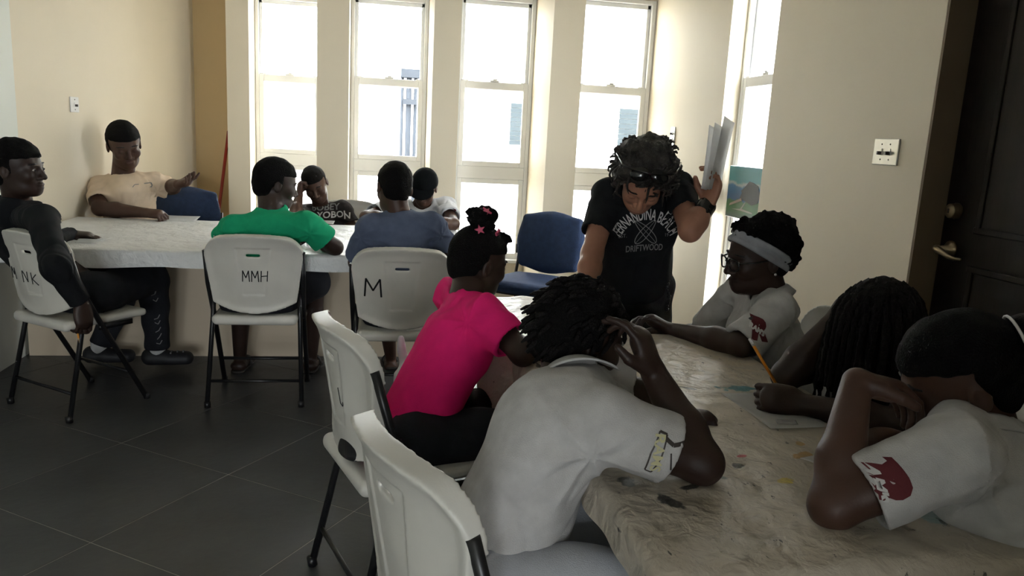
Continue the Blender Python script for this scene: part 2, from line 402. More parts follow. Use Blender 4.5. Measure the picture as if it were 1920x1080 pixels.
# switches
def switch(name, M, wd, ht, toggles, pm, label, tm=M_DARK):
    r = empty(name); r.matrix_world = M; tag(r, label, 'light switch')
    boxes('face_plate', [(-wd/2, wd/2, -.008, -.0005, -ht/2, ht/2)], pm, r, .003)
    for x, z in toggles:
        boxes('toggle_collar', [(x-.007, x+.007, -.011, -.006, z-.013, z+.013)], pm, r, .001)
        boxes('toggle', [(x-.0045, x+.0045, -.026, -.008, z-.012, z+.002)], tm, r, .0015)
        for s in (-1, 1): lathe('screw', [(0, .004), (.002, .003)], (x, -.0075, z+s*.030), (0, -1, 0), tm, r, 8)
    return r
MR = Matrix.Rotation(math.radians(90), 4, 'Z')          # faces -X ... local -y to world
MRt = lambda x, y, z: Matrix.Translation((x, y, z)) @ Matrix.Rotation(math.radians(-90), 4, 'Z')
switch('light_switch', MRt(XR, 2.845, 1.38), .155, .104, [(-.026, 0), (.026, 0)], M_PLATE, 'brushed metal double toggle switch plate on wall beside dark door')
switch('light_switch', MRt(XR, 5.19, 1.425), .075, .125, [(0, .022), (0, -.022)], M_PLATE, 'switch plate seen almost edge-on beyond the standing person')
d_al = math.atan2(6.9-4.73, -1.52+1.97)
switch('light_switch', Matrix.Translation((-1.862, 5.25, 1.42)) @ Matrix.Rotation(d_al, 4, 'Z'), .086, .092, [(0, 0)], M_WPLATE, 'small white wall switch above person in cream shirt', M_RED if False else M_DARK)

# red pole in the recess
tag(tube('broom_handle', [(-1.36, 6.50, 0.0), (-1.243, 6.82, 1.29)], .0125, M_RED), 'red wooden pole leaning in the shaded recess corner', 'pole')

# ------------------------------------------------------------------ outside
bd = empty('building', (0, 11, -.3)); tag(bd, 'white building with grey shutters seen through the windows', 'building')
def atY(x, y, Y):
    d = F + RV*((x-960)/FPX) - UV*((y-540)/FPX); return CAM + d*(Y/d[1])
boxes('wall', [(-6, 9, 0.0, .3, 0, 9)], M_EXT, bd)
for (xa, ya, xb, yb2) in ((957, 193, 975, 272), (1160, 203, 1192, 290)):
    a = atY(xa, ya, 11)-A3((0, 11, -.3)); b = atY(xb, yb2, 11)-A3((0, 11, -.3))
    sh = boxes('window', [(a[0]-.04, b[0]+.04, -.06, -.003, b[2]-.04, a[2]+.04)], M_EXT, bd)
    nsl = 9; hz = (a[2]-b[2])/nsl
    for q in range(nsl): boxes('louvre', [(a[0], b[0], -.09, -.055, b[2]+q*hz, b[2]+q*hz+hz*.93)], M_SHUT, sh)
pp = empty('downpipes', (0, 9, -.3)); tag(pp, 'grey vertical pipes with bracket outside the second window', 'pipes')
for px_, r_ in ((755, .018), (767.5, .032), (780, .020)):
    a = atY(px_, 140, 9); tube('pipe', [(a[0], 0, 0), (a[0], 0, a[2]+.3+.02*(px_ == 768))], r_, M_PIPE, pp)
a = atY(755, 192, 9); b = atY(781, 192, 9); boxes('bracket', [(a[0], b[0], -.06, -.02, a[2]+.28, a[2]+.34)], M_PIPE, pp)
a = atY(757, 140, 9); b = atY(783, 140, 9); boxes('pipe_cap', [(a[0]-.03, b[0]+.03, -.08, .08, a[2]+.27, a[2]+.36)], M_PIPE, pp)
an = empty('annexe', (6.5, 9.5, -.3)); tag(an, 'pale annexe with blue-grey shutter outside the side window', 'building')
boxes('wall', [(0, .3, -5, 1.4, 0, 7)], M_EXT, an)
for (y0, y1, z0, z1) in ((-.9, -.3, 1.2, 2.6), (.5, 1.0, 1.5, 3.1)):
    sh = boxes('window', [(-.06, -.002, y0-.05, y1+.05, z0-.05, z1+.05)], M_EXT, an)
    for q in range(8): boxes('louvre', [(-.09, -.05, y0, y1, z0+q*(z1-z0)/8, z0+(q+.92)*(z1-z0)/8)], M_SHUT, sh)
struct(boxes('ground', [(-14, 16, 7.2, 30, -.5, -.3), (2.7, 16, -8, 7.2, -.5, -.3), (-14, 16, -16, -8, -.5, -.3), (-14, 2.7, -8, YB-.3, -.5, -.3)], M_PALE))

# ------------------------------------------------------------------ tables
TZ = 0.735
lt = empty('long_table', (-.7, 4.575, 0)); tag(lt, 'long table with solid beige base panel along the window side', 'table')
boxes('tabletop', [(-1.15, 1.2, -.625, .625, TZ-.045, TZ-.004)], M_PANEL, lt, .004)
boxes('base_panel', [(-1.25, 1.15, .058, .16, 0.001, TZ-.046)], M_PANEL, lt)
def folding_table(cx, cy, hx, hy, label):
    t = empty('folding_table', (cx, cy, 0)); tag(t, label, 'table', 'folding tables')
    boxes('tabletop', [(-hx, hx, -hy, hy, TZ-.045, TZ-.004)], M_PLASTIC, t, .01)
    for sy in (-1, 1):
        for sx in (-1, 1): tube('leg', [(sx*(hx-.10), sy*(hy-.14), 0.0), (sx*(hx-.10), sy*(hy-.10), TZ-.046)], .014, M_TUBE, t)
        tube('leg_brace', [(-hx+.10, sy*(hy-.13), .25), (hx-.10, sy*(hy-.13), .25)], .010, M_TUBE, t)
folding_table(.78, 1.70, .345, .69, 'longer folding table under the near end of the stained cloth')
folding_table(.60, 2.68, .255, .285, 'small folding table under the far end of the stained cloth')

def plastic_cloth(name, base, spots, rough=.35):
    m = bpy.data.materials.new(name); nt, N, L, B = nodes(m)
    B.inputs['Roughness'].default_value = rough
    tc = N.new('ShaderNodeTexCoord'); col = None
    n1 = N.new('ShaderNodeTexNoise'); n1.inputs['Scale'].default_value = 3.5; n1.inputs['Detail'].default_value = 6; L.new(tc.outputs['Object'], n1.inputs[0])
    r = N.new('ShaderNodeValToRGB'); r.color_ramp.elements[0].position = .3; r.color_ramp.elements[1].position = .7
    r.color_ramp.elements[0].color = (*[k*.82 for k in base], 1); r.color_ramp.elements[1].color = (*base, 1); L.new(n1.outputs[0], r.inputs[0])
    col = r.outputs[0]
    n3 = N.new('ShaderNodeTexNoise'); n3.inputs['Scale'].default_value = 30; n3.inputs['Detail'].default_value = 3; L.new(tc.outputs['Object'], n3.inputs[0])
    if spots:
        for (sx, sy, rx, ry, ro, c) in spots:
            sx, sy = sx+.045, sy+.015
            mp = N.new('ShaderNodeMapping'); mp.vector_type = 'TEXTURE'
            mp.inputs['Location'].default_value = (sx, sy, 0); mp.inputs['Rotation'].default_value = (0, 0, ro); mp.inputs['Scale'].default_value = (rx, ry, 1)
            L.new(tc.outputs['Object'], mp.inputs[0])
            sp = N.new('ShaderNodeSeparateXYZ'); L.new(mp.outputs[0], sp.inputs[0]); cb = N.new('ShaderNodeCombineXYZ')
            L.new(sp.outputs[0], cb.inputs[0]); L.new(sp.outputs[1], cb.inputs[1])
            ln = N.new('ShaderNodeVectorMath'); ln.operation = 'LENGTH'; L.new(cb.outputs[0], ln.inputs[0])
            ad = N.new('ShaderNodeMath'); ad.operation = 'MULTIPLY_ADD'; L.new(n3.outputs[0], ad.inputs[0]); ad.inputs[1].default_value = 2.2; L.new(ln.outputs['Value'], ad.inputs[2])
            mr = N.new('ShaderNodeMapRange'); mr.inputs['From Min'].default_value = 1.75; mr.inputs['From Max'].default_value = 1.95; mr.inputs['To Min'].default_value = .9; mr.inputs['To Max'].default_value = 0
            L.new(ad.outputs[0], mr.inputs[0])
            mxx = N.new('ShaderNodeMixRGB'); L.new(mr.outputs[0], mxx.inputs[0]); L.new(col, mxx.inputs[1]); mxx.inputs[2].default_value = (*c, 1); col = mxx.outputs[0]
        # fine dark flecks all over
        mp = N.new('ShaderNodeMapping'); mp.inputs['Scale'].default_value = (1.6, .8, 1); mp.inputs['Rotation'].default_value = (0, 0, .7); L.new(tc.outputs['Object'], mp.inputs[0])
        n4 = N.new('ShaderNodeTexNoise'); n4.inputs['Scale'].default_value = 26; n4.inputs['Detail'].default_value = 5; n4.inputs['Roughness'].default_value = .65; L.new(mp.outputs[0], n4.inputs[0])
        mr = N.new('ShaderNodeMapRange'); mr.inputs['From Min'].default_value = .648; mr.inputs['From Max'].default_value = .668; mr.inputs['To Max'].default_value = .85; L.new(n4.outputs[0], mr.inputs[0])
        mxx = N.new('ShaderNodeMixRGB'); L.new(mr.outputs[0], mxx.inputs[0]); L.new(col, mxx.inputs[1]); mxx.inputs[2].default_value = (.02, .022, .025, 1); col = mxx.outputs[0]
    L.new(col, B.inputs['Base Color'])
    n5 = N.new('ShaderNodeTexNoise'); n5.inputs['Scale'].default_value = 20; n5.inputs['Detail'].default_value = 5; n5.inputs['Distortion'].default_value = .35; L.new(tc.outputs['Object'], n5.inputs[0])
    b = N.new('ShaderNodeBump'); b.inputs['Strength'].default_value = .7; b.inputs['Distance'].default_value = .02; L.new(n5.outputs[0], b.inputs['Height']); L.new(b.outputs[0], B.inputs['Normal'])
    return m
def cloth(name, rects, z, drop, m, seed, amp=.002, du=.018, flare=.25):
    """sheet over one or more rectangular tops; hangs by drop(cx, cy, nx, ny) where it passes the edge"""
    nz = sines(seed, 28, 12); nzf = sines(seed+3, 70, 12); nz2 = sines(seed+1, 34, 8, (1, 1, .25)); nz3 = sines(seed+2, 9, 6); pad_ = .22
    X0, X1, Y0, Y1 = min(r[0] for r in rects)-pad_, max(r[1] for r in rects)+pad_, min(r[2] for r in rects)-pad_, max(r[3] for r in rects)+pad_
    nu, nv = int((X1-X0)/du), int((Y1-Y0)/du)
    X, Y = np.meshgrid(np.linspace(X0, X1, nu), np.linspace(Y0, Y1, nv), indexing='ij')
    best = np.full(X.shape, 9.0); CX, CY = X.copy(), Y.copy()
    for r in rects:
        cx, cy = np.clip(X, r[0], r[1]), np.clip(Y, r[2], r[3]); d = np.hypot(X-cx, Y-cy); k = d < best
        best[k] = d[k]; CX[k] = cx[k]; CY[k] = cy[k]
    nx, ny = (X-CX)/np.maximum(best, 1e-6), (Y-CY)/np.maximum(best, 1e-6)
    dr_ = drop(CX, CY, nx, ny)*(1+.10*nz3(X, Y, 0*X)); e = best/pad_*dr_*1.0
    rr = .018; th = np.minimum(e/rr, math.pi/2); out = rr*np.sin(th)+np.maximum(e-rr*math.pi/2, 0)*.05; down = rr*(1-np.cos(th))+np.maximum(e-rr*math.pi/2, 0)
    fold = flare*down*np.maximum(-.1, nz2(CX, CY, 0*X)+.4)*.5
    top = best == 0
    Z = z+amp*(nz(X, Y, 0*X)+.5*nzf(X, Y, 0*X)+.8)*top-down
    V = np.stack([CX+nx*(out+fold), CY+ny*(out+fold), Z], -1).reshape(-1, 3); i = np.arange(nu*nv).reshape(nu, nv)
    Q = np.stack([i[:-1, :-1], i[1:, :-1], i[1:, 1:], i[:-1, 1:]], -1).reshape(-1, 4)
    c = A3(((X0+X1)/2, (Y0+Y1)/2, z)) if name != 'x' else None
    o = link(name, arrays_mesh(name, V-c, Q), m); o.location = c
    return o
c1_ = cloth('tablecloth', [(-1.855, .505, 3.945, 5.205)], TZ, lambda x, y, nx, ny: .03+.065*(ny < -.5)+.04*(nx > .5), plastic_cloth('white_sheet', (.74, .75, .75), []), 5, .0022)
tag(c1_, 'translucent white plastic sheet covering the long table', 'tablecloth')
# stains are given relative to the cloth's centre (.78, 2.0)
BK, TE, YE, RD, GN, OC = (.02, .022, .025), (.03, .20, .24), (.55, .42, .05), (.45, .06, .08), (.03, .07, .06), (.42, .24, .06)
SP = [(.17, -.165, .075, .03, .2, TE), (.10, -.60, .03, .014, .4, OC), (.13, -.545, .022, .012, .9, OC), (-.26, -.79, .018, .05, .5, BK), (-.20, -.735, .03, .010, .3, BK),
      (-.12, -.70, .020, .013, .3, GN), (-.06, -.64, .017, .012, 0, BK), (-.03, -.60, .02, .009, .2, RD), (-.23, -.62, .05, .008, -.2, RD), (.0, -.72, .028, .016, .3, YE), (.07, -.76, .04, .015, .2, YE),
      (.20, -.86, .06, .05, .3, (.25, .36, .36)), (-.09, .10, .04, .012, .7, BK), (.02, .03, .05, .010, -.5, BK), (.10, .20, .03, .012, .4, BK), (-.02, .26, .035, .008, 1.0, BK), (-.30, .12, .02, .05, .6, (.05, .02, .02)),
      (-.33, .05, .012, .03, .2, BK), (-.08, -.08, .025, .008, .1, BK), (.03, -.16, .028, .007, -.6, BK), (-.31, -.70, .02, .03, .3, BK), (.15, .12, .25, .2, .3, (.55, .47, .36))]
c2_ = cloth('tablecloth', [(.43, 1.13, 1.0, 2.40), (.34, .86, 2.37, 2.97)], TZ, lambda x, y, nx, ny: .05+np.maximum(np.maximum(.13*(ny < -.5), .09*(nx > .5)), .13*(nx < -.5)*np.clip((y-1.75)/.3, 0, 1)), plastic_cloth('painted_sheet', (.54, .48, .39), SP), 11, .0032, .013, .35)
tag(c2_, 'crumpled paint-stained plastic cloth over the foreground table', 'tablecloth')

# ------------------------------------------------------------------ white folding chair
def bend(prim, amt):            # curve the panel around the sitter
    fn, lo, hi = prim
    def f2(x, y, z): return fn(x, y-amt*x*x, z)
    return f2, lo-A3((0, .02, 0)), hi+A3((0, abs(amt)*.06+.02, 0))
BT = unit((0, -.16, 1.0)); BN = unit((0, 1.0, .16)); AXB = ((1, 0, 0), BN, BT)
def bk_pt(x, t, off=0.0): return A3((x, -.150, .52))+BT*t+BN*off    # t along the back from its lower edge
def back_ops():
    def outline(x, y, z):
        t = (y+.150)*BT[1]+(z-.52)*BT[2]; o = (y+.150)*BN[1]+(z-.52)*BN[2]
        hw = .195+.035*np.clip(t/.25, 0, 1); tt = t+.055*(1-(x/.2)**2)     # lower edge bows down
        rc = .085
        qx = np.abs(x)-(hw-rc); qt = t-(.335-.02*(x/.2)**2-rc)
        top = np.sqrt(np.maximum(qx, 0)**2+np.maximum(qt, 0)**2)+np.minimum(np.maximum(qx, qt), 0)-rc
        return np.maximum(top, -tt), o, t
    def shell(x, y, z):
        y = y-1.1*x*x+.02
        d2, o, t = outline(x, y, z); th = .009+.010*np.exp(-(d2/.022)**2)+.006*np.clip((t-.26)/.05, 0, 1)
        return np.maximum(d2*.9, np.abs(o)-th)*.9
    return [('+', (shell, A3((-.25, -.28, .44)), A3((.25, .0, .88))), 0)]
def chair_mesh():
    ops = back_ops()
    def recess(x, y, z):
        y = y-1.1*x*x+.02; t = (y+.150)*BT[1]+(z-.52)*BT[2]; o = (y+.150)*BN[1]+(z-.52)*BN[2]
        hw = .045+.035*np.clip(t/.28, 0, 1)
        return np.maximum(np.maximum(np.abs(x)-hw, np.abs(t-.155)-.115), np.abs(o+.014)-.009)
    def slot(x, y, z):
        y = y-1.1*x*x+.02; t = (y+.150)*BT[1]+(z-.52)*BT[2]
        return np.maximum(np.abs(x)-.032, np.abs(t-.235)-.0065)
    ops += [('-', (recess, A3((-.1, -.3, .5)), A3((.1, 0, .85))), .006), ('-', (slot, A3((-.05, -.3, .7)), A3((.05, 0, .82))), .0)]
    bk = arrays_mesh('backrest', *sdf(ops, .0045, None, 2))
    st = [('+', rbox((0, .035, .432), (.20, .205, .018), .017), 0), ('+', rbox((0, -.15, .428), (.195, .03, .024), .02), .01),
          ('-', ell((0, .03, .475), (.21, .22, .032)), .01)]
    se = arrays_mesh('seat', *sdf(st, .006, None, 2))
    return bk, se
CH_BACK, CH_SEAT = chair_mesh()
def chair_parts():
    P_ = {}
    for s in (-1, 1):
        bm = bmesh.new(); add_tube(bm, [(s*.224, -.160, .765), (s*.222, -.112, .60), (s*.216, -.03, .44), (s*.214, .20, .012)], .0125, 10); P_['front_leg', s] = bm_mesh('front_leg', bm)
        bm = bmesh.new(); add_tube(bm, [(s*.200, -.085, .565), (s*.205, -.10, .44), (s*.222, -.198, .012)], .0115, 10); P_['rear_leg', s] = bm_mesh('rear_leg', bm)
    bm = bmesh.new(); add_tube(bm, [(-.22, -.172, .125), (.22, -.172, .125)], .008, 8); P_['crossbar', 0] = bm_mesh('crossbar', bm)
    bm = bmesh.new(); add_tube(bm, [(-.214, .135, .15), (.214, .135, .15)], .008, 8); P_['crossbar', 1] = bm_mesh('crossbar', bm)
    for s in (-1, 1):
        bm = bmesh.new(); add_box(bm, s*.214-.006, s*.214+.006, -.03, .14, .395, .42); P_['bracket', s] = bm_mesh('bracket', bm)
        for k, y in ((0, -.198), (1, .205)):
            bm = bmesh.new(); add_tube(bm, [(s*.22 if k == 0 else s*.214, y, 0), (s*.22 if k == 0 else s*.214, y-.005, .03)], .0155, 10); P_['foot_cap', s, k] = bm_mesh('foot_cap', bm)
    return P_
CP = chair_parts()
for me in (CH_BACK, CH_SEAT): me.materials.append(M_PLASTIC)
for me in CP.values(): me.materials.append(M_TUBE); me.polygons.foreach_set('use_smooth', np.ones(len(me.polygons), dtype=bool))
def bvh_of(me):
    V = np.zeros(len(me.vertices)*3); me.vertices.foreach_get('co', V)
    return BVHTree.FromPolygons([Vector(v) for v in V.reshape(-1, 3)], [tuple(p.vertices) for p in me.polygons])
CH_BVH = bvh_of(CH_BACK)
LETTERS = {'M': [(0, 0), (.06, 1), (.5, .35), (.9, 1), (1, 0)], 'H': [[(0, 0), (.1, 1)], [(.9, .05), (1, 1)], [(.05, .5), (.95, .55)]], 'N': [(0, 0), (.05, 1), (.8, .1), (.95, 1)], 'K': [[(.05, 0), (.1, 1)], [(.9, .9), (.15, .45), (1, 0)]], 'U': [(0, 1), (.1, .1), (.5, 0), (.9, .3)]}
def scrawl(root, text, x0, t0, hgt, wdt, gap, r=.0026):
    """marker strokes on the rear face of the backrest; x runs to the viewer's right from behind"""
    for i, ch in enumerate(text):
        if ch == ' ': continue
        st = LETTERS[ch]; st = st if isinstance(st[0], list) else [st]
        bm = bmesh.new()
        for s in st:
            pts = []
            for (a, b), (c, d) in zip(s, s[1:]):
                for q in range(6): pts.append((a+(c-a)*q/5, b+(d-b)*q/5))
            w3 = []
            for a, b in pts:
                p = bk_pt(x0+i*(wdt+gap)+a*wdt, t0+b*hgt); o = Vector((p[0], -.5, p[2])); hit = CH_BVH.ray_cast(o, Vector((0, 1, 0)))
                if hit[0]: w3.append(hit[0]+Vector((0, -.0004, 0)))
            if len(w3) > 1: add_tube(bm, w3, r, 6)
        link('marker_letter', bm_mesh('marker_letter', bm), M_MARK, root)
def chair(x, y, facing, label, text=None):
    """facing: angle of the direction the sitter looks, from +Y, anticlockwise"""
    r = empty('folding_chair', (x, y, 0), facing); tag(r, label, 'chair', 'white folding chairs')
    link('backrest', CH_BACK, None, r); link('seat', CH_SEAT, None, r)
    for k, me in CP.items(): link(k[0], me, None, r)
    if text: scrawl(r, *text)
    return r
chair(-.585, 3.955, 0, 'white folding chair with MMH written on its back, under person in green', ('MMH', -.050, .105, .055, .032, .010))
chair(.105, 3.67, 0, 'white folding chair with one large M, under person in grey-blue shirt', ('M', -.165, .10, .085, .075, 0, .0045))
def chair_at(bx, by, fx, fy, *a):     # from the middle of the backrest's top and the facing direction
    l = math.hypot(fx, fy); fx, fy = fx/l, fy/l
    return chair(bx+fx*.235, by+fy*.235, math.atan2(-fx, fy), *a)
chair_at(-1.555, 3.675, .60, .80, 'white folding chair marked M N K under person in black hoodie', ('M NK', -.20, .085, .055, .042, .024))
chair_at(-.150, 2.08, .94, .33, 'white folding chair under person in pink shirt', ('U', .035, .10, .05, .03, 0, .0016))
chair_at(-.005, 1.245, .93, .37, 'nearest white folding chair, under person leaning on one elbow')
chair_at(-.21, 5.83, -.15, -1, 'white folding chair behind person in black lettered shirt')
chair_at(1.60, 2.27, -1, -.02, 'white folding chair behind person in glasses')
chair_at(1.72, 1.78, -1, .02, 'white folding chair hidden behind person in black tank top')
chair_at(1.64, .97, -1, .12, 'white folding chair hidden under person at right edge')

# ------------------------------------------------------------------ navy padded chairs
def pad(name, ops, parent, h=.008): return sdf_obj(name, ops, M_NAVY, parent, h=h, smooth=2)
def office_chair(x, y, facing, label):
    r = empty('office_chair', (x, y, 0), facing); tag(r, label, 'chair', 'navy padded chairs')
    def bo(x_, y_, z_):
        y_ = y_+.55*x_*x_-.0; d = rbox((0, -.24, .70), (.225, .032, .185), .03, ((1, 0, 0), (0, 1, .14), (0, -.14, 1)))[0](x_, y_, z_)
        return d
    def rnd(x_, z_): return 0
    bk = [('+', ell((0, -.235, .695), (.245, .055, .205), ((1, 0, 0), (0, 1, .14), (0, -.14, 1))), 0), ('+', rbox((0, -.235, .695), (.215, .03, .175), .029, ((1, 0, 0), (0, 1, .14), (0, -.14, 1))), .04)]
    pad('backrest', bk, r)
    pad('seat', [('+', rbox((0, .02, .452), (.225, .22, .036), .034), 0), ('+', ell((0, .02, .455), (.24, .235, .04)), .03)], r)
    tube('back_post', [(-.238, -.27, .72), (-.238, -.25, .55), (-.235, -.20, .42), (-.235, .0, .405)], .011, M_TUBE, r)
    tube('back_post', [(.238, -.27, .72), (.238, -.25, .55), (.235, -.20, .42), (.235, .0, .405)], .011, M_TUBE, r)
    for s in (-1, 1): boxes('back_bracket', [(s*.238-.012, s*.238+.012, -.29, -.23, .60, .66)], M_TUBE, r, .003)
    for sx in (-1, 1):
        tube('leg', [(sx*.21, .20, 0), (sx*.205, .18, .41)], .011, M_TUBE, r); tube('leg', [(sx*.215, -.24, 0), (sx*.205, -.16, .41)], .011, M_TUBE, r)
    boxes('seat_frame', [(-.2, .2, -.17, .19, .400, .417)], M_TUBE, r)
    return r
office_chair(.97, 4.75, math.radians(143), 'empty navy blue padded chair in front of the fourth window')
office_chair(-1.40, 5.62, math.radians(172), 'navy padded chair backrest beside person in cream shirt')

# ------------------------------------------------------------------ painting in the side window
pt = empty('painting', (2.055, 4.145, 1.115)); tag(pt, 'small painting of coast, dark tree and green field in side window', 'painting')
boxes('canvas', [(.0, .012, -.24, .24, -.15, .15)], M_PAPER, pt)
pm = bpy.data.materials.new('painted_coast'); nt, N, L, B = nodes(pm); B.inputs['Roughness'].default_value = .5
tc = N.new('ShaderNodeTexCoord'); sp = N.new('ShaderNodeSeparateXYZ'); L.new(tc.outputs['Object'], sp.inputs[0])
nn = N.new('ShaderNodeTexNoise'); nn.inputs['Scale'].default_value = 14; L.new(tc.outputs['Object'], nn.inputs[0])
ma = N.new('ShaderNodeMath'); ma.operation = 'MULTIPLY_ADD'; L.new(nn.outputs[0], ma.inputs[0]); ma.inputs[1].default_value = .05; L.new(sp.outputs[2], ma.inputs[2])
mr = N.new('ShaderNodeMapRange'); mr.inputs['From Min'].default_value = -.125; mr.inputs['From Max'].default_value = .175; L.new(ma.outputs[0], mr.inputs[0])
r = N.new('ShaderNodeValToRGB'); r.color_ramp.interpolation = 'EASE'; E_ = r.color_ramp.elements
E_[0].position = 0; E_[0].color = (.015, .07, .05, 1); E_[1].position = 1; E_[1].color = (.02, .22, .25, 1)
for p_, c_ in ((.22, (.03, .16, .04, 1)), (.33, (.04, .15, .05, 1)), (.37, (.02, .10, .26, 1)), (.60, (.03, .16, .34, 1)), (.66, (.35, .45, .46, 1)), (.72, (.05, .28, .32, 1))):
    q = E_.new(p_); q.color = c_
L.new(mr.outputs[0], r.inputs[0]); L.new(r.outputs[0], B.inputs['Base Color'])
boxes('painted_surface', [(-.002, 0.0, -.238, .238, -.148, .148)], pm, pt)
def flat_poly(name, pts, m, parent, x=-.0035):
    bm = bmesh.new(); a = [bm.verts.new((x, -p[0], p[1])) for p in pts]; b = [bm.verts.new((x+.0015, -p[0], p[1])) for p in pts]
    bm.faces.new(a); bm.faces.new(b); k = len(pts)
    for i in range(k): bm.faces.new((a[i], a[(i+1) % k], b[(i+1) % k], b[i]))
    return link(name, bm_mesh(name, bm), m, parent)
flat_poly('painted_tree', [(-.02, -.04), (-.07, -.03), (-.05, .0), (-.06, .012), (-.02, .035), (.03, .07), (.08, .065), (.14, .05), (.17, .0), (.15, -.045), (.08, -.06)], mat('paint_slate', (.04, .045, .05), .6), pt)
flat_poly('painted_path', [(-.20, -.085), (-.19, -.07), (-.05, -.03), (-.04, -.045)], mat('paint_sand', (.5, .42, .35), .6), pt)
flat_poly('painted_path', [(-.16, -.10), (-.05, -.092), (.0, -.05), (.012, -.05), (-.03, -.09), (.1, -.10), (.1, -.108), (-.05, -.102)], mat('paint_pale', (.45, .50, .42), .6), pt)

# ------------------------------------------------------------------ bags on the pink girl's chair
bag = sdf_obj('plastic_bag', [('+', ell((.105, 2.40, .545), (.05, .055, .10)), 0), ('+', ell((.095, 2.38, .49), (.055, .06, .05)), .03), ('+', cone((.085, 2.42, .60), (.075, 2.43, .71), .022, .008), .03), ('+', cone((.125, 2.40, .60), (.135, 2.41, .70), .02, .008), .03)],
      mat('thin_white_plastic', (.72, .73, .76), .3, .05, 9, .3, 40), None, (.1, 2.4, .44), .005, [(sines(61, 90, 8), .005)])
bag.location = (.1, 2.4, .44); tag(bag, 'crumpled white plastic bag beyond person in pink shirt', 'bag')
jk = empty('jacket', (-.02, 2.17, .45)); tag(jk, 'black jacket bundled on the chair of person in pink shirt', 'jacket')
sdf_obj('jacket_body', [('+', ell((-.06, 2.27, .50), (.05, .10, .06)), 0), ('+', ell((-.05, 2.12, .49), (.05, .12, .045)), .03), ('+', ell((-.07, 2.31, .44), (.035, .06, .06)), .03)], mat('black_jacket', (.008, .008, .009), .85, .2, 30), jk, (-.02, 2.17, .45), .007, [(sines(63, 60, 8), .006)])
for dz in (0, .014): tube('strap', [(-.10, .17, -.03+dz), (-.085, .10, -.035+dz), (-.06, .02, -.025+dz), (.0, -.05, -.01+dz)], .006, M_TUBE, jk, 6)

# ------------------------------------------------------------------ people
def skin(name, c): return mat(name, c, 0.48, 0.16, 14, 0.05, 220, spec=0.35)
SK1 = skin('skin_deep', (0.036, 0.019, 0.014)); SK2 = skin('skin_brown', (0.072, 0.035, 0.023)); SK3 = skin('skin_dark', (0.04, 0.022, 0.016)); SKP = skin('skin_light', (0.42, 0.21, 0.135))
M_HAIR = mat('black_hair', (0.006, 0.0055, 0.0055), 0.8, 0.3, 60, 0.8, 260, spec=.12); M_BRAID = mat('braided_hair', (0.012, 0.010, 0.010), 0.75, 0.4, 50, 0.9, 160, spec=.15)
M_HAIRG = mat('greying_hair', (0.045, 0.038, 0.032), 0.6, 0.0, 28, 0.7, 200, col2=(0.012, 0.010, 0.009))
M_LASH = mat('lash_dark', (0.006, 0.005, 0.005), 0.6); M_EYE = mat('eye_white', (0.42, 0.40, 0.37), 0.25)
def fabric(name, c, var=.1, rough=.9): return mat(name, c, rough, var, 26, 0.25, 420, spec=.2, sheen=.0)
HEATHER = fabric('heather_grey', (0.56, 0.55, 0.54), .16); HOODIE = fabric('black_hoodie', (0.009, 0.010, 0.012)); CREAM = fabric('cream_cotton', (0.76, 0.60, 0.44), .06)
GREEN = fabric('green_cotton', (0.012, 0.36, 0.165), .1); PRINT = fabric('black_print_cotton', (0.035, 0.028, 0.028), .4); GREYBLUE = fabric('grey_blue_cotton', (0.105, 0.130, 0.200), .15)
WHITE = fabric('white_cotton', (0.66, 0.67, 0.70), .06); BLACK = fabric('black_cotton', (0.012, 0.013, 0.015), .2); PINK = fabric('pink_cotton', (0.86, 0.020, 0.19), .08)
PALEPANT = fabric('pale_trousers', (0.50, 0.52, 0.56), .08); DARKPANT = fabric('dark_trousers', (0.020, 0.021, 0.026), .2); GREYPANT = fabric('grey_trousers', (0.10, 0.10, 0.11), .2)
CAMO = mat('black_camo', (0.035, 0.035, 0.038), .9, 0, 22, .2, 300, col2=(0.008, 0.008, 0.009))
M_SHOE = mat('black_rubber', (0.016, 0.016, 0.020), .6, .2, 20); M_SOCK = fabric('white_sock', (.62, .62, .62), .1); M_SANDAL = mat('sandal', (.03, .024, .02), .7)
M_HEADB = fabric('grey_headband', (.33, .34, .37), .2); M_EMB = mat('maroon_print', (.11, .012, .016), .8); M_WPRINT = mat('white_print', (.62, .61, .60), .85); M_GPRINT = mat('grey_print', (.22, .22, .22), .85)
M_LENS = mat('dark_lens', (.01, .01, .01), .12); M_CLIP = mat('pink_clip', (.62, .10, .18), .4); M_CREAMP = mat('cream_print', (.55, .52, .30), .8)

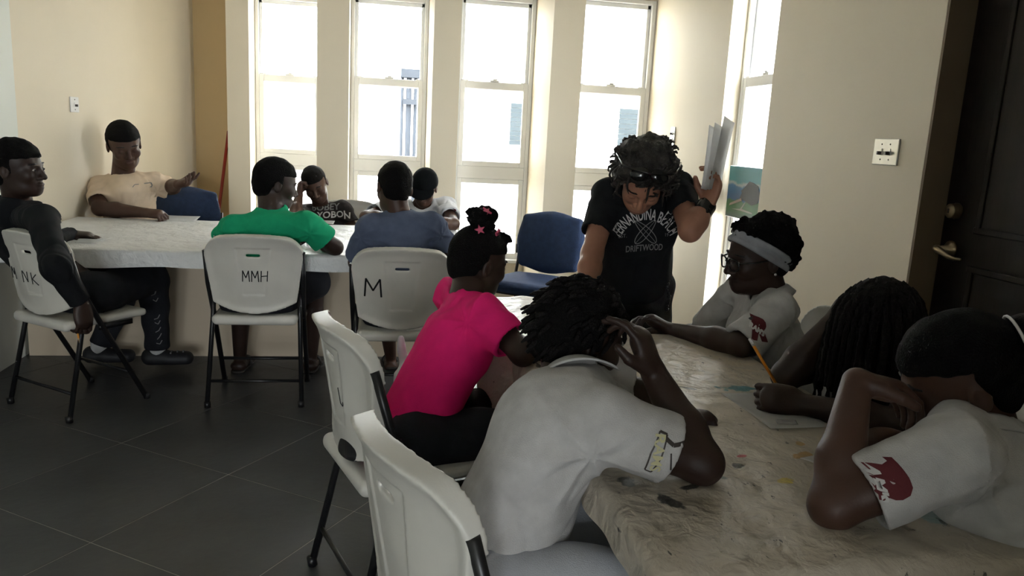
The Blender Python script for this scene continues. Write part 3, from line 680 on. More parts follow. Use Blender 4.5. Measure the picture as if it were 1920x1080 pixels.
def hand_ops(wr, d, n, right=True, curl=(.2, .2, .25, .3), thumb=.4, s=1.0, spread=0.0):
    d = unit(d); n = A3(n); n = unit(n-d*(n@d)); sd = np.cross(d, n)*(1 if right else -1)   # towards the thumb
    wr = A3(wr); ops = [('+', ell(wr+d*.048*s, (.056*s, .041*s, .017*s), (d, sd, n)), .012*s), ('+', cone(wr+d*.01*s, wr+d*.072*s, .020*s, .022*s, sd, 1.55), .012*s)]
    tips = []
    for (o, ln, rad, c) in ((.029, .070, .0088, curl[0]), (.010, .079, .0092, curl[1]), (-.010, .073, .0088, curl[2]), (-.028, .057, .0078, curl[3])):
        p = wr+(d*.084+sd*o)*s; a = c*1.25; dd = unit(d+sd*o*(2.5+spread*20)*(1-min(c, 1)))
        for k, fr_ in enumerate((.45, .31, .24)):
            v = dd*math.cos(a)+n*math.sin(a); q = p+v*ln*fr_*s
            ops.append(('+', cone(p, q, rad*s*(1-.07*k), rad*s*(.95-.10*k)), .003)); p = q; a += c*1.55 if k == 0 else c*1.0
        tips.append(p)
    p = wr+(d*.022+sd*.026+n*.006)*s; v = unit(d*.75+sd*.75*(1-thumb)+n*(.25+.9*thumb)); q = p+v*.045*s
    ops += [('+', cone(p, q, .0145*s, .0115*s), .010*s)]; v2 = unit(d*.9+sd*.15*(1-thumb*2)+n*(.2+.9*thumb)); q2 = q+v2*.032*s
    ops += [('+', cone(q, q2, .0110*s, .0088*s), .004)]; tips.append(q2)
    return ops, tips
class Person: pass
def person(label, J, SK, s=1.0, h=0.005, head_s=None, arm_r=1.0, hands=None, lean=1.0, feet=True, jaw=1.0):
    """J: joints in world space. builds one continuous body, returns a Person to dress"""
    B = Person(); B.J = J; B.s = s; hs = (head_s or s); B.hs = hs
    lat = unit(A3(J['shR'])-A3(J['shL'])); up = A3(J['neck'])-A3(J['pel']); up = unit(up-lat*(up@lat)); fwd = np.cross(up, lat)
    B.lat, B.up, B.fwd = lat, up, fwd
    hf = unit(J['hf']); hu = A3(J.get('hu', (0, 0, 1))); hu = unit(hu-hf*(hu@hf)); hr = np.cross(hf, hu); B.hf, B.hu, B.hr = hf, hu, hr
    hc = A3(J['head']); H = lambda f, r, u: hc+hs*(f*hf+r*hr+u*hu); B.H = H; AX = (hf, hr, hu)
    E_ = lambda c, r: ell(H(*c), A3(r)*hs, AX)
    pel, neck, ch = A3(J['pel']), A3(J['neck']), A3(J['chest'])
    ops = [('+', cone(pel, ch, .078*s, .074*s, lat, 1.2), .02), ('+', cone(ch, neck-up*.05*s, .070*s, .045*s, lat, 1.2), .02),
           ('+', cone(A3(J['shL'])*.9+neck*.1-up*.01*s, A3(J['shR'])*.9+neck*.1-up*.01*s, .036*s), .02)]
    ops += [('+', cone(neck-up*.02*s, H(-.022, 0, -.055), .060*s, .054*hs), .03)]
    for q in ('R', 'L'):
        sh, el, wr = A3(J['sh'+q]), A3(J['el'+q]), A3(J['wr'+q]); a = arm_r*s
        ops += [('+', cone(sh, el, .049*a, .038*a), .03), ('+', cone(el, el*.65+wr*.35, .039*a, .041*a), .02), ('+', cone(el*.65+wr*.35, wr, .040*a, .0265*a), .02)]
        hp = pel+lat*(.085*s if q == 'R' else -.085*s); kn, an = A3(J['kn'+q]), A3(J['an'+q])
        ops += [('+', cone(hp, kn, .075*s, .054*s), .03), ('+', cone(kn, kn*.6+an*.4, .054*s, .052*s), .02), ('+', cone(kn*.6+an*.4, an, .052*s, .034*s), .02)]
        if feet:
            td = unit(J.get('ft'+q, J.get('ft', fwd))); td = unit(A3((td[0], td[1], 0)))
            ops += [('+', cone(an-A3((0, 0, .045*s))-td*.03*s, an-A3((0, 0, .05*s))+td*.13*s, .030*s, .022*s, np.cross(td, (0, 0, 1)), 1.45), .02)]
    # head
    ops += [('+', E_((-.012, 0, .032), (.100, .078, .090)), .02), ('+', E_((.022, 0, -.040), (.066, .060*jaw, .072)), .03), ('+', E_((.066, 0, -.092), (.024, .026, .020)), .025),
            ('+', E_((.030, 0, -.078), (.055, .052*jaw, .030)), .03),
            ('+', E_((.076, 0, .018), (.016, .050, .012)), .015),
            ('+', cone(H(.088, 0, .006), H(.108, 0, -.030), .0075*hs, .012*hs), .012), ('+', E_((.096, .014, -.036), (.011, .009, .008)), .006), ('+', E_((.096, -.014, -.036), (.011, .009, .008)), .006),
            ('+', E_((.088, 0, -.061), (.013, .026, .0085)), .006), ('+', E_((.086, 0, -.076), (.013, .023, .0090)), .006),
            ('+', E_((.060, .040, -.022), (.028, .024, .026)), .02), ('+', E_((.060, -.040, -.022), (.028, .024, .026)), .02)]
    for sg in (-1, 1):
        ops += [('-', E_((.098, .033*sg, .0), (.018, .018, .012)), .012), ('+', E_((.0765, .033*sg, -.001), (.0125, .0155, .0125)), .004),
                ('+', ell(H(-.012, .079*sg, -.008), A3((.019, .008, .031))*hs, (unit(hf+.25*sg*hr), hr, hu)), .006), ('-', ell(H(-.008, .087*sg, -.004), A3((.009, .006, .015))*hs, AX), .004)]
    B.tips = {}
    for q in ('R', 'L'):
        hd = (hands or {}).get(q) or dict(d=A3(J['wr'+q])-A3(J['el'+q]), n=(0, 0, -1))
        o, t = hand_ops(J['wr'+q], hd['d'], hd['n'], q == 'R', hd.get('curl', (.25, .3, .35, .4)), hd.get('thumb', .4), s*hd.get('s', 1), hd.get('spread', 0)); ops += o; B.tips[q] = t
    B.base = A3((pel[0], pel[1], 0)); B.h = h
    V, Q = sdf(ops, h, None, 1)
    root = link('person', arrays_mesh('person', V-B.base, Q), SK); root.location = B.base; tag(root, label, 'person'); B.root = root
    # brows and lowered lashes
    def loc(p): return Vector(p-B.base)
    for sg in (-1, 1):
        bm = bmesh.new(); add_tube(bm, [loc(H(.0865-.006*abs(t), sg*(.033+.0145*t), -.0055+.003*abs(t))) for t in (-1, -.5, 0, .5, 1)], .0019*hs, 6)
        link('eyelashes', bm_mesh('eyelashes', bm), M_LASH, root)
        bm = bmesh.new(); add_tube(bm, [loc(H(.0895-.016*max(t, 0)**2-.002, sg*(.034+.020*t), .024+.004*(1-t*t))) for t in (-1, -.5, 0, .5, 1)], [.0022*hs, .0034*hs, .0034*hs, .003*hs, .0016*hs], 6)
        link('eyebrow', bm_mesh('eyebrow', bm), M_LASH, root)
    return B
def child(B, name, ops, m, h=None, noise=None, smooth=1):
    V, Q = sdf(ops, h or B.h, noise, smooth); return link(name, arrays_mesh(name, V-B.base, Q), m, B.root)
def open_eyes(B):
    for sg in (-1, 1):
        bm = bmesh.new(); add_tube(bm, [Vector(B.H(.083, sg*(.033+.012*t), .0015)-B.base) for t in (-1, -.5, 0, .5, 1)], [.001, .0055*B.hs, .0068*B.hs, .0055*B.hs, .001], 10)
        e = link('eye', bm_mesh('eye', bm), M_EYE, B.root, True)
        bm = bmesh.new(); add_tube(bm, [Vector(B.H(.086, sg*.034, .0015)-B.base), Vector(B.H(.0915, sg*.0345, .0010)-B.base)], [.0052*B.hs, .004*B.hs], 10)
        link('iris', bm_mesh('iris', bm), M_LASH, e)
def shirt(B, m, name='t_shirt', sleeve=.62, loose=1.0, hem=.10, sl_r=.060, noise_amp=.0045, seed=1, neck_r=.064, h=None, long_to=None, chest_r=.102, waist_r=.115, sl_end=None, wide=1.34):
    J, s, lat, up, fwd = B.J, B.s, B.lat, B.up, B.fwd; k = s*loose
    pel, neck, ch = A3(J['pel']), A3(J['neck']), A3(J['chest']); hm = pel-up*hem*s; ops = []
    for q in ('R', 'L'):
        sh, el, wr = A3(J['sh'+q]), A3(J['el'+q]), A3(J['wr'+q])
        if long_to is None:
            e = sh+(el-sh)*sleeve; r1 = sl_end or sl_r*1.10; a = unit(el-sh); fr_ = (a, *[np.array(t) for t in frame_of(a)])
            ops += [('+', cone(sh, e+a*.03, sl_r*k, r1*k), .0), ('-', rbox(e+a*.10, (.10, .13, .13), .002, fr_), .004), ('-', cone(e-a*.010, e+a*.06, (r1-.015)*k), .0)]
        else:
            a = unit(wr-el); e = el+(wr-el)*long_to; fr_ = (a, *[np.array(t) for t in frame_of(a)])
            ops += [('+', cone(el, e+a*.02, .050*k, .038*k), .0), ('-', rbox(e+a*.05, (.05, .08, .08), .002, fr_), .004), ('+', cone(sh, el, sl_r*k, .051*k), .03)]
    ops += [('+', cone(hm-up*.10*s, ch, waist_r*k, chest_r*k, lat, wide), .03), ('+', cone(ch, neck-up*.040*s, chest_r*k, .060*k, lat, wide), .04),
            ('+', cone(A3(J['shL'])*.93+neck*.07, A3(J['shR'])*.93+neck*.07, .056*k), .045)]
    ops.append(('&', plane(hm, up), .0))
    hn = B.H(-.022, 0, -.055); nd = unit(hn-neck)
    ops.append(('-', cone(neck+nd*.0*s, neck+nd*.16*s, (neck_r-.004)*s, (neck_r+.012)*s), .006))
    diag = unit(up+lat*(.55 if seed % 2 else -.55)); nz = sines_along(seed, 52, 5, diag, .18); nzb = sines_along(seed+7, 95, 5, up, .25); nz2 = sines(seed+50, 16, 6); nz3 = sines(seed+90, 22, 4)
    def crease(x, y, z):                       # folds running from shoulder to waist, fading in and out
        return np.exp(-np.abs(nz(x, y, z))*2.6)*np.clip(nz3(x, y, z)*.8+.3, 0, 1.2)
    pits = []
    for q in ('R', 'L'):
        sh, el = A3(J['sh'+q]), A3(J['el'+q]); a = unit(el-sh); ap = sh*.9+ch*.1-up*.035*s; b_ = up-a*(up@a); pits.append((ap, a, unit(b_) if nrm(b_) > .05 else fwd, (seed*1.7) % 3.1))
    def pull(x, y, z):                         # creases fanning out from the armpits
        v = 0
        for ap, a, b_, ph in pits:
            dx, dy, dz = x-ap[0], y-ap[1], z-ap[2]; r2 = dx*dx+dy*dy+dz*dz
            th = np.arctan2(dx*b_[0]+dy*b_[1]+dz*b_[2], dx*a[0]+dy*a[1]+dz*a[2])
            v = v+np.exp(-r2/.0196)*(1-np.exp(-r2/.0016))*(np.abs(np.sin(3.5*th+ph))**.7-.55)
        return v
    B.shirt = child(B, name, ops, m, h, [(pull, .011*s), (nz, noise_amp*.30*s), (nzb, noise_amp*.16*s), (crease, noise_amp*1.1*s), (nz2, noise_amp*.7*s)])
    return B.shirt
def collar(B, m, open_front=True, r0=.060, r1=.082, hgt=.030):
    J, s = B.J, B.s; neck = A3(J['neck']); nd = unit(B.H(-.022, 0, -.055)-neck); lat = unit(B.lat-nd*(B.lat@nd)); fw = np.cross(nd, lat)
    c = neck-nd*.014*s
    # a = 0 at the nape
    def fn(u, v):
        a = (u*2-1)*(math.pi*(.90 if open_front else 1.0)); fwdness = (1-np.cos(a))/2; t = v*2
        rr = np.where(t < 1, r0+.004*t, r0+.004+(t-1)*(r1-r0+.014*fwdness)); zz = np.where(t < 1, hgt*t, hgt-(t-1)*(hgt*.9+.036*fwdness))
        rr = rr*s; zz = (zz-.018*fwdness)*s
        return c-B.base+(-np.cos(a)[..., None]*fw+np.sin(a)[..., None]*lat*1.05)*rr[..., None]+nd*zz[..., None]
    o = link('collar', grid_mesh('collar', fn, 44, 13), m, B.root)
    md = o.modifiers.new('thickness', 'SOLIDIFY'); md.thickness = .004; return o
def trousers(B, m, name='trousers', r=(.088, .078, .062), to=1.0, seed=3, h=None, amp=.004, top=.12, hipw=1.0):
    J, s = B.J, B.s; pel = A3(J['pel']); ops = [('+', ell(pel-B.up*.02*s, (.142*s*hipw, .100*s, .10*s), (B.lat, B.fwd, B.up)), .03)]; cuts = []
    for q in ('R', 'L'):
        hp = pel+B.lat*hipw*(.09*s if q == 'R' else -.09*s)-B.up*.02*s; kn, an = A3(J['kn'+q]), A3(J['an'+q])
        ops.append(('+', cone(hp, kn, r[0]*s, r[1]*s), .03))
        if to > .5:
            e = kn+(an-kn)*to; ops.append(('+', cone(kn, e, r[1]*s*.98, r[2]*s), .02)); a = unit(an-kn)
            cuts.append(('-', rbox(e+a*.06, (.055, .1, .1), .004, (a, *[np.array(t) for t in frame_of(a)])), 0))
    ops.append(('&', plane(pel+A3((0, 0, top*s)), (0, 0, -1)), 0))
    return child(B, name, ops+cuts, m, h or max(B.h, .008), [(sines(seed, 38, 8), amp)])
def shoes(B, m, name='shoe', h=.007):
    for q in ('R', 'L'):
        an = A3(B.J['an'+q]); td = A3(B.J.get('ft'+q, B.J.get('ft', B.fwd))); td = unit((td[0], td[1], 0)); sd = np.cross(td, (0, 0, 1)); s = B.s
        z0 = an[2]-.075*s
        c = A3((an[0], an[1], max(z0, 0)+.004))
        ops = [('+', cone(c-td*.04*s+A3((0, 0, .035)), c+td*.14*s+A3((0, 0, .032)), .038*s, .036*s, sd, 1.25), .01), ('+', cone(c-td*.04*s+A3((0, 0, .05)), c+td*.02*s+A3((0, 0, .05)), .038*s, .036*s, sd, 1.0), .02),
               ('&', plane(c, (0, 0, 1)), 0), ('-', cone(an-A3((0, 0, .01)), an+A3((0, 0, .1)), .030*s, .04*s), .004)]
        child(B, name, ops, m, h)
def sandals(B, m):
    for q in ('R', 'L'):
        an = A3(B.J['an'+q]); td = A3(B.J.get('ft'+q, B.J.get('ft', B.fwd))); td = unit((td[0], td[1], 0)); sd = np.cross(td, (0, 0, 1)); s = B.s
        c = A3((an[0], an[1], 0.0)); ops = [('+', cone(c-td*.045*s+A3((0, 0, .012)), c+td*.15*s+A3((0, 0, .012)), .030*s, .036*s, sd, 1.25), 0), ('&', plane(c+A3((0, 0, .001)), (0, 0, 1)), 0), ('&', plane(c+A3((0, 0, .016)), (0, 0, -1)), 0)]
        o = child(B, 'sandal', ops, m, .006)
        bm = bmesh.new(); add_tube(bm, [Vector(c+td*.07*s+sd*.046*s*math.cos(t)+A3((0, 0, .014+.052*s*math.sin(t)))-B.base) for t in [math.pi*k/10 for k in range(11)]], .008, 6); link('sandal_strap', bm_mesh('sandal_strap', bm), m, o, True)
def short_hair(B, m=None, t=.008, seed=2, front=.052, nape=-.078, side=.010, amp=.0015, fr=160, h=None, extra=(), k=.014):
    """hair shell with a hairline: level across the brow, down before the ears, round to the nape"""
    hs = B.hs; AX = (B.hf, B.hr, B.hu); o = B.H(0, 0, 0)
    def region(x, y, z):
        px, py, pz = x-o[0], y-o[1], z-o[2]
        f = (px*B.hf[0]+py*B.hf[1]+pz*B.hf[2])/hs; u = (px*B.hu[0]+py*B.hu[1]+pz*B.hu[2])/hs
        return np.minimum(front-.10*np.maximum(.09-f, 0)-u, np.minimum(np.maximum(f-side, -.016-u), np.maximum(f+.032, nape-u)))*hs
    ops = [('+', ell(B.H(-.012, 0, .033), A3((.100+t, .078+t, .090+t))*hs, AX), 0), ('+', ell(B.H(-.052, 0, -.025), A3((.046+t, .056+t, .06))*hs, AX), .03), *extra, ('&', (region, None, None), k)]
    return child(B, 'hair', ops, m or M_HAIR, h, [(sines(seed, fr, 14), amp)], 1)
def text_mesh(body, size, bold=0.0):
    cu = bpy.data.curves.new('txt', 'FONT'); cu.body = body; cu.size = size; cu.align_x = 'CENTER'; cu.align_y = 'CENTER'; cu.offset = bold; cu.resolution_u = 3
    o = bpy.data.objects.new('txt', cu); COL.objects.link(o); dg = bpy.context.evaluated_depsgraph_get()
    me = bpy.data.meshes.new_from_object(o.evaluated_get(dg)); bpy.data.objects.remove(o); return me
def bvh_obj(o):
    me = o.data; V = np.zeros(len(me.vertices)*3); me.vertices.foreach_get('co', V); Q = np.zeros(len(me.loops), dtype=np.int32); me.loops.foreach_get('vertex_index', Q)
    return BVHTree.FromPolygons(V.reshape(-1, 3).tolist(), Q.reshape(-1, 4).tolist())
def decal(B, tgt, bvh, name, me2d, origin, right, upv, m, lift=.0012, arc=None, maxlen=.012, depth=.14):
    """lay a flat outline onto a garment: shot along the normal to its surface"""
    right = unit(right); n = unit(np.cross(right, upv)); upv = np.cross(n, right)
    bm = bmesh.new(); bm.from_mesh(me2d)
    for _ in range(3):
        es = [e for e in bm.edges if e.calc_length() > maxlen]
        if not es: break
        bmesh.ops.subdivide_edges(bm, edges=es, cuts=1, use_grid_fill=False)
        bmesh.ops.triangulate(bm, faces=bm.faces[:])
    bad = []
    for v in bm.verts:
        x, y = v.co.x, v.co.y
        if arc: a = x/arc; x, y = (arc+y)*math.sin(a), (arc+y)*math.cos(a)-arc
        o = A3(origin)-B.base+right*x+upv*y+n*.25
        hit = bvh.ray_cast(Vector(o), Vector(-n), .5)
        if hit[0] is None or abs((np.array(hit[0])-A3(origin)+B.base)@n) > depth: bad.append(v)
        else: v.co = hit[0]+hit[1]*lift if hit[1].dot(Vector(n)) > 0 else hit[0]+Vector(n)*lift
    if bad: bmesh.ops.delete(bm, geom=bad, context='VERTS')
    me = bpy.data.meshes.new(name); bm.to_mesh(me); bm.free()
    if len(me.polygons) == 0: return None
    return link(name, me, m, tgt)
def seen(B, bvh, x, y):        # where the line of sight through x,y meets a garment
    d = Vector(F + RV*((x-960)/FPX) - UV*((y-540)/FPX)).normalized(); hit = bvh.ray_cast(Vector(CAM-B.base), d)
    return np.array(hit[0])+B.base if hit[0] else P(x, y, 1.3)
def poly2d(loops):
    bm = bmesh.new()
    for pts in loops: bm.faces.new([bm.verts.new((x, y, 0)) for x, y in pts])
    bmesh.ops.triangulate(bm, faces=bm.faces[:]); me = bpy.data.meshes.new('p'); bm.to_mesh(me); bm.free(); return me
def stroke2d(pts, w_):
    out = []
    for (a, b), (c, d) in zip(pts, pts[1:]):
        l = math.hypot(c-a, d-b) or 1e-6; nx, ny = -(d-b)/l*w_/2, (c-a)/l*w_/2; out.append([(a+nx, b+ny), (c+nx, d+ny), (c-nx, d-ny), (a-nx, b-ny)])
    return out
def mirror_if(me, flip):
    if flip: me.transform(Matrix.Scale(-1, 4, (1, 0, 0)))
    return me
def team_badge(B, tgt, bvh, origin, right, upv, k=1.0):
    """maroon block R with a slanted white word across it"""
    decal(B, tgt, bvh, 'sleeve_badge', text_mesh('R', .125*k, .009*k), origin, right, upv, M_EMB, .0012, None, .010)
    n = unit(np.cross(right, upv)); r2 = unit(unit(right)*.93+unit(upv)*-.36); u2 = np.cross(n, r2)
    decal(B, tgt, bvh, 'badge_lettering', text_mesh("RAM'S", .030*k, .0012), A3(origin)-unit(right)*.012*k, r2, u2, M_WPRINT, .0026, None, .010)
def pencil(tip, direction, label, length=.165, m=None):
    d = unit(direction); r = empty('pencil', tip); tag(r, label, 'pencil', 'yellow pencils in use'); d = Vector(d)
    tube('barrel', [d*.022, d*(length-.022)], .0038, m or MATS['pencil_yellow'], r, 6, False)
    tube('ferrule', [d*(length-.022), d*(length-.010)], .0040, M_PLATE, r, 8); tube('eraser', [d*(length-.010), d*length], .0037, MATS['eraser_white'], r, 8)
    tube('sharpened_tip', [d*.022, d*.004, Vector((0, 0, 0))], [.0036, .0010, .0003], MATS['bare_wood'], r, 6)
    return r
mat('pencil_yellow', (.75, .28, .03), .4); mat('eraser_white', (.62, .60, .58), .7); mat('bare_wood', (.45, .30, .16), .7)
def sheet(name, corners, label, cat='paper', group=None, curl=.004, m=None, seed=1, parent=None):
    a, b, c, d = [A3(k) for k in corners]; n = unit(np.cross(b-a, d-a)); n = n if n[2] >= 0 else -n; nz = sines(seed, 14, 5)
    ct = (a+b+c+d)/4
    def fn(u, v):
        p = a*((1-u)*(1-v))[..., None]+b*(u*(1-v))[..., None]+c*(u*v)[..., None]+d*((1-u)*v)[..., None]
        return p-ct+n*(curl*(1+nz(p[..., 0], p[..., 1], p[..., 2]))*.5+.0015)[..., None]
    o = link(name, grid_mesh(name, fn, 14, 14), m or M_PAPER, parent); o.location = ct if parent is None else Vector(ct)-parent.location
    md = o.modifiers.new('thickness', 'SOLIDIFY'); md.thickness = .0006
    if label: tag(o, label, cat, group)
    return o

def legs(J, pel, fw, s=1.0, spread=.10, knee_z=.50, th=.42, an_z=.08, shin=0.02):
    fw = unit((fw[0], fw[1], 0)); rt = np.cross(fw, (0, 0, 1)); pel = A3(pel)
    for q, sg in (('R', 1), ('L', -1)):
        k = pel+fw*th*s+rt*sg*spread; k[2] = knee_z; a = k+fw*shin; a[2] = an_z
        J.setdefault('kn'+q, k); J.setdefault('an'+q, a)
    J.setdefault('ft', fw); return J
HZ = A3((0, 0, 1))

# --- boy in a black hoodie, far left
J = dict(pel=(-1.39, 3.91, .55), neck=P(30, 378, 3.60), chest=P(48, 455, 3.68), head=P(34, 316, 3.50), hf=D(.97, -.02, .05), hu=D(.02, 1, -.05),
         shR=P(82, 412, 3.38), shL=P(8, 405, 3.76), elR=P(108, 500, 3.17), wrR=P(153, 570, 3.26), elL=P(95, 455, 3.80), wrL=P(136, 440, 3.97),
         knR=P(286, 522, 4.08), anR=P(296, 658, 4.24), knL=P(250, 505, 4.28), anL=P(186, 654, 4.27), ft=D(1, 0, .25))
B = person('seated person in black hoodie with one arm hanging beside the chair', J, SK1, 1.04, .005, 1.06,
           hands=dict(R=dict(d=D(.12, -1, -.05), n=D(-.9, 0, .4), curl=(.35, .45, .5, .5), thumb=.5), L=dict(d=D(1, -.06, .05), n=(0, 0, -1), curl=(.1, .1, .12, .15), thumb=.1)))
open_eyes(B)
short_hair(B, t=0.009, seed=3, amp=.002)
shirt(B, HOODIE, 'hoodie', long_to=.96, loose=1.08, hem=.12, seed=4, noise_amp=.006, neck_r=.064)
child(B, 'hood', [('+', cone(A3(J['neck'])-B.fwd*.05+B.lat*.06, A3(J['neck'])-B.fwd*.05-B.lat*.06, .048), .03), ('+', cone(A3(J['neck'])-B.fwd*.075-B.up*.04, A3(J['neck'])-B.fwd*.07-B.up*.10, .055, .04, B.lat, 1.6), .04),
      ('+', cone(A3(J['neck'])+B.lat*.075-B.fwd*.02, A3(J['neck'])+B.lat*.05+B.fwd*.06-B.up*.05, .030, .025), .03)], HOODIE, .007, [(sines(8, 40, 8), .004)])
tr = trousers(B, DARKPANT, r=(.098, .078, .058), to=.93, seed=9, h=.007)
# pale angular marks down the side of the trouser leg
kn, an = A3(J['knR']), A3(J['anR']); bv = bvh_obj(tr)
for i, (t, a_) in enumerate(((.03, .6), (.08, -.5), (.16, .4), (.27, -.7), (.50, .3), (.58, -.6), (.67, .5), (.76, .9), (.86, -.4))):
    decal(B, tr, bv, 'trouser_mark', poly2d(stroke2d([(-.018*math.cos(a_), -.018*math.sin(a_)), (.0, .0), (.010, .02)], .004)), kn+(an-kn)*t+D(1, 0, 0)*.028, D(1, 0, .2), D(0, 1, 0), M_GPRINT, .002)
for q in 'RL':
    a_ = A3(J['an'+q]); child(B, 'sock', [('+', cone(a_+A3((0, 0, .035)), a_-A3((0, 0, .035)), .042, .044), 0)], M_SOCK, .006, [(sines(4, 90, 6), .001)])
shoes(B, M_SHOE, 'clog')
for q in 'R':
    a_ = A3(J['an'+q]); td = D(1, 0, .25)
    bm = bmesh.new()
    for k in range(7):
        u_, v_ = .07+.03*(k % 3), -.02+.02*(k//3); c = Vector(a_+td*u_-HZ*.005+np.cross(td, HZ)*(v_+.01)-B.base); bmesh.ops.create_icosphere(bm, subdivisions=1, radius=.0055, matrix=Matrix.Translation(c-Vector((0, 0, .0))))
    link('clog_holes', bm_mesh('clog_holes', bm), M_GPRINT, B.root)
pencil(B.tips['R'][1]+D(.05, -1, 0)*.05, D(-.1, 1, 0), 'pencil dangling from the hand of person in black hoodie', .14)

# --- young man in a cream t-shirt
J = dict(pel=(-1.60, 5.47, .56), neck=P(230, 320, 5.02), chest=P(238, 362, 5.02), head=P(233, 272, 4.94), hf=D(.60, -.36, -.72), hu=D(.05, .95, -.3),
         shR=P(186, 351, 5.0), shL=P(290, 345, 5.12), elR=P(187, 391, 4.86), wrR=P(272, 399, 4.82), elL=P(320, 352, 5.20), wrL=P(333, 346, 4.98))
legs(J, J['pel'], (.25, -1), 1.0)
B = person('person in cream shirt gesturing with one raised hand', J, SK2, 1.16, .006, 1.20, arm_r=1.0,
           hands=dict(R=dict(d=D(1, -.03, -.1), n=D(0, -1, .3), curl=(.6, .7, .8, .85), thumb=.6), L=dict(d=D(.75, .2, -.35), n=D(-.2, .9, -.3), curl=(.15, .25, .3, .35), thumb=.05, spread=.2)))
short_hair(B, t=0.007, seed=5, amp=.0012)
shirt(B, CREAM, sleeve=.72, loose=1.0, seed=6, noise_amp=.006, neck_r=.072)
bv = bvh_obj(B.shirt)
decal(B, B.shirt, bv, 'chest_print', poly2d(stroke2d([(-.035, -.01), (-.028, .006), (-.01, .008)], .004)), seen(B, bv, 264, 348), D(1, 0, 0), D(0, 1, 0), M_GPRINT)
decal(B, B.shirt, bv, 'chest_print', poly2d(stroke2d([(.008, .012), (.03, .016), (.038, .0), (.034, -.012)], .005)), seen(B, bv, 264, 348), D(1, 0, 0), D(0, 1, 0), M_GPRINT)
trousers(B, DARKPANT); shoes(B, M_SHOE)

# --- boy in green
J = dict(pel=(-.59, 3.95, .53), neck=P(508, 384, 3.84), chest=P(506, 440, 3.84), head=P(517, 345, 3.86), hf=D(.80, -.22, .55), hu=D(.10, 1, .05),
         shR=P(576, 424, 3.80), shL=P(438, 428, 3.78), elR=P(628, 464, 3.90), wrR=P(590, 446, 4.10), elL=P(412, 456, 3.92), wrL=P(455, 440, 4.12),
         knR=atY(590, 528, 4.28), anR=atY(583, 668, 4.36), knL=atY(452, 528, 4.28), anL=atY(450, 668, 4.36), ft=(0.1, 1, 0))
B = person('person in green shirt seen from behind, elbow on the long table', J, SK1, 1.02, .005, 1.03)
short_hair(B, t=0.007, seed=7, amp=.0012)
shirt(B, GREEN, sleeve=.62, loose=1.08, seed=8, noise_amp=.0060, hem=.06, neck_r=.066)
trousers(B, DARKPANT, 'shorts', r=(.105, .09, .08), to=.1, seed=10); sandals(B, M_SANDAL)

# --- boy in a black lettered shirt
J = dict(pel=(-.42, 5.62, .54), neck=P(602, 388, 5.48), chest=P(605, 425, 5.48), head=P(591, 346, 5.36), hf=D(.18, -.48, -.85), hu=D(-.26, .92, -.25),
         shR=P(567, 402, 5.45), shL=P(644, 394, 5.50), elR=P(552, 408, 5.10), wrR=P(561, 366, 5.27), elL=P(660, 428, 5.50), wrL=P(628, 448, 5.42))
legs(J, J['pel'], (.1, -1), .9)
B = person('person in black lettered shirt resting head on fist', J, SK2, .98, .005, 1.03, hands=dict(R=dict(d=D(.15, 1, -.05), n=D(.8, 0, .2), curl=(.9, .95, .95, .9), thumb=.6)))
short_hair(B, t=0.004, seed=9, amp=.001)
shirt(B, PRINT, sleeve=.72, loose=1.06, seed=11, noise_amp=.005)
bv = bvh_obj(B.shirt); rr, uu = D(1, .10, .02), D(-.05, 1, .05)
for body, px_, py_, sz in (('WOAK', 636, 372, .062), ('BOBEY', 610, 389, .062), ('YOBOI', 622, 403, .062), ('N', 651, 405, .06)):
    decal(B, B.shirt, bv, 'shirt_lettering', text_mesh(body, sz, .0012), seen(B, bv, px_, py_), rr, uu, M_GPRINT if body == 'BOBEY' else M_WPRINT)
trousers(B, DARKPANT); shoes(B, M_SHOE)

# --- boy in grey-blue, from behind
J = dict(pel=(.10, 3.68, .53), neck=P(748, 394, 3.62), chest=P(756, 445, 3.64), head=P(739, 353, 3.64), hf=D(-.42, -.30, .88), hu=D(0, 1, .2),
         shR=P(815, 424, 3.62), shL=P(694, 428, 3.56), elR=P(846, 478, 3.74), wrR=P(822, 440, 3.98), elL=P(668, 492, 3.70), wrL=P(704, 446, 3.96),
         knR=(.22, 4.06, .50), knL=(.03, 4.06, .50), anR=(.26, 4.34, .08), anL=atY(733, 672, 4.42), ft=(-.1, 1, 0))
B = person('person in grey-blue shirt seen from behind with lowered head', J, SK2, .92, .005, .99)
short_hair(B, t=0.005, seed=12, amp=.001)
shirt(B, GREYBLUE, sleeve=.85, loose=1.08, seed=13, noise_amp=.006, hem=.06, neck_r=.062)
trousers(B, DARKPANT, 'shorts', r=(.105, .09, .08), to=.1, seed=14); sandals(B, M_SANDAL)

# --- boy with black cap
J = dict(pel=(.33, 5.65, .54), neck=P(788, 384, 5.42), chest=P(785, 425, 5.42), head=P(796, 352, 5.26), hf=D(-.06, -.46, -.88), hu=D(.05, .88, -.46),
         shR=P(728, 392, 5.38), shL=P(836, 388, 5.42), elR=P(686, 407, 5.14), wrR=P(740, 407, 4.98), elL=P(850, 420, 5.12), wrL=P(800, 420, 4.96))
legs(J, J['pel'], (-.05, -1), .9)
B = person('person in white shirt and black cap bent over the long table', J, SK2, 1.03, .005, 1.0)
shirt(B, WHITE, sleeve=.62, loose=1.08, seed=15, noise_amp=.006)
AXH = (B.hf, B.hr, B.hu)
cap = child(B, 'cap', [('+', ell(B.H(-.010, 0, .040), A3((.112, .090, .094))*B.hs, AXH), 0), ('&', plane(B.H(0, 0, .022), unit(B.hu*1.0-B.hf*.12)), .004)], mat('cap_cotton', (.006, .007, .008), .95, .2, 30, .2, 300, spec=.08), .006)
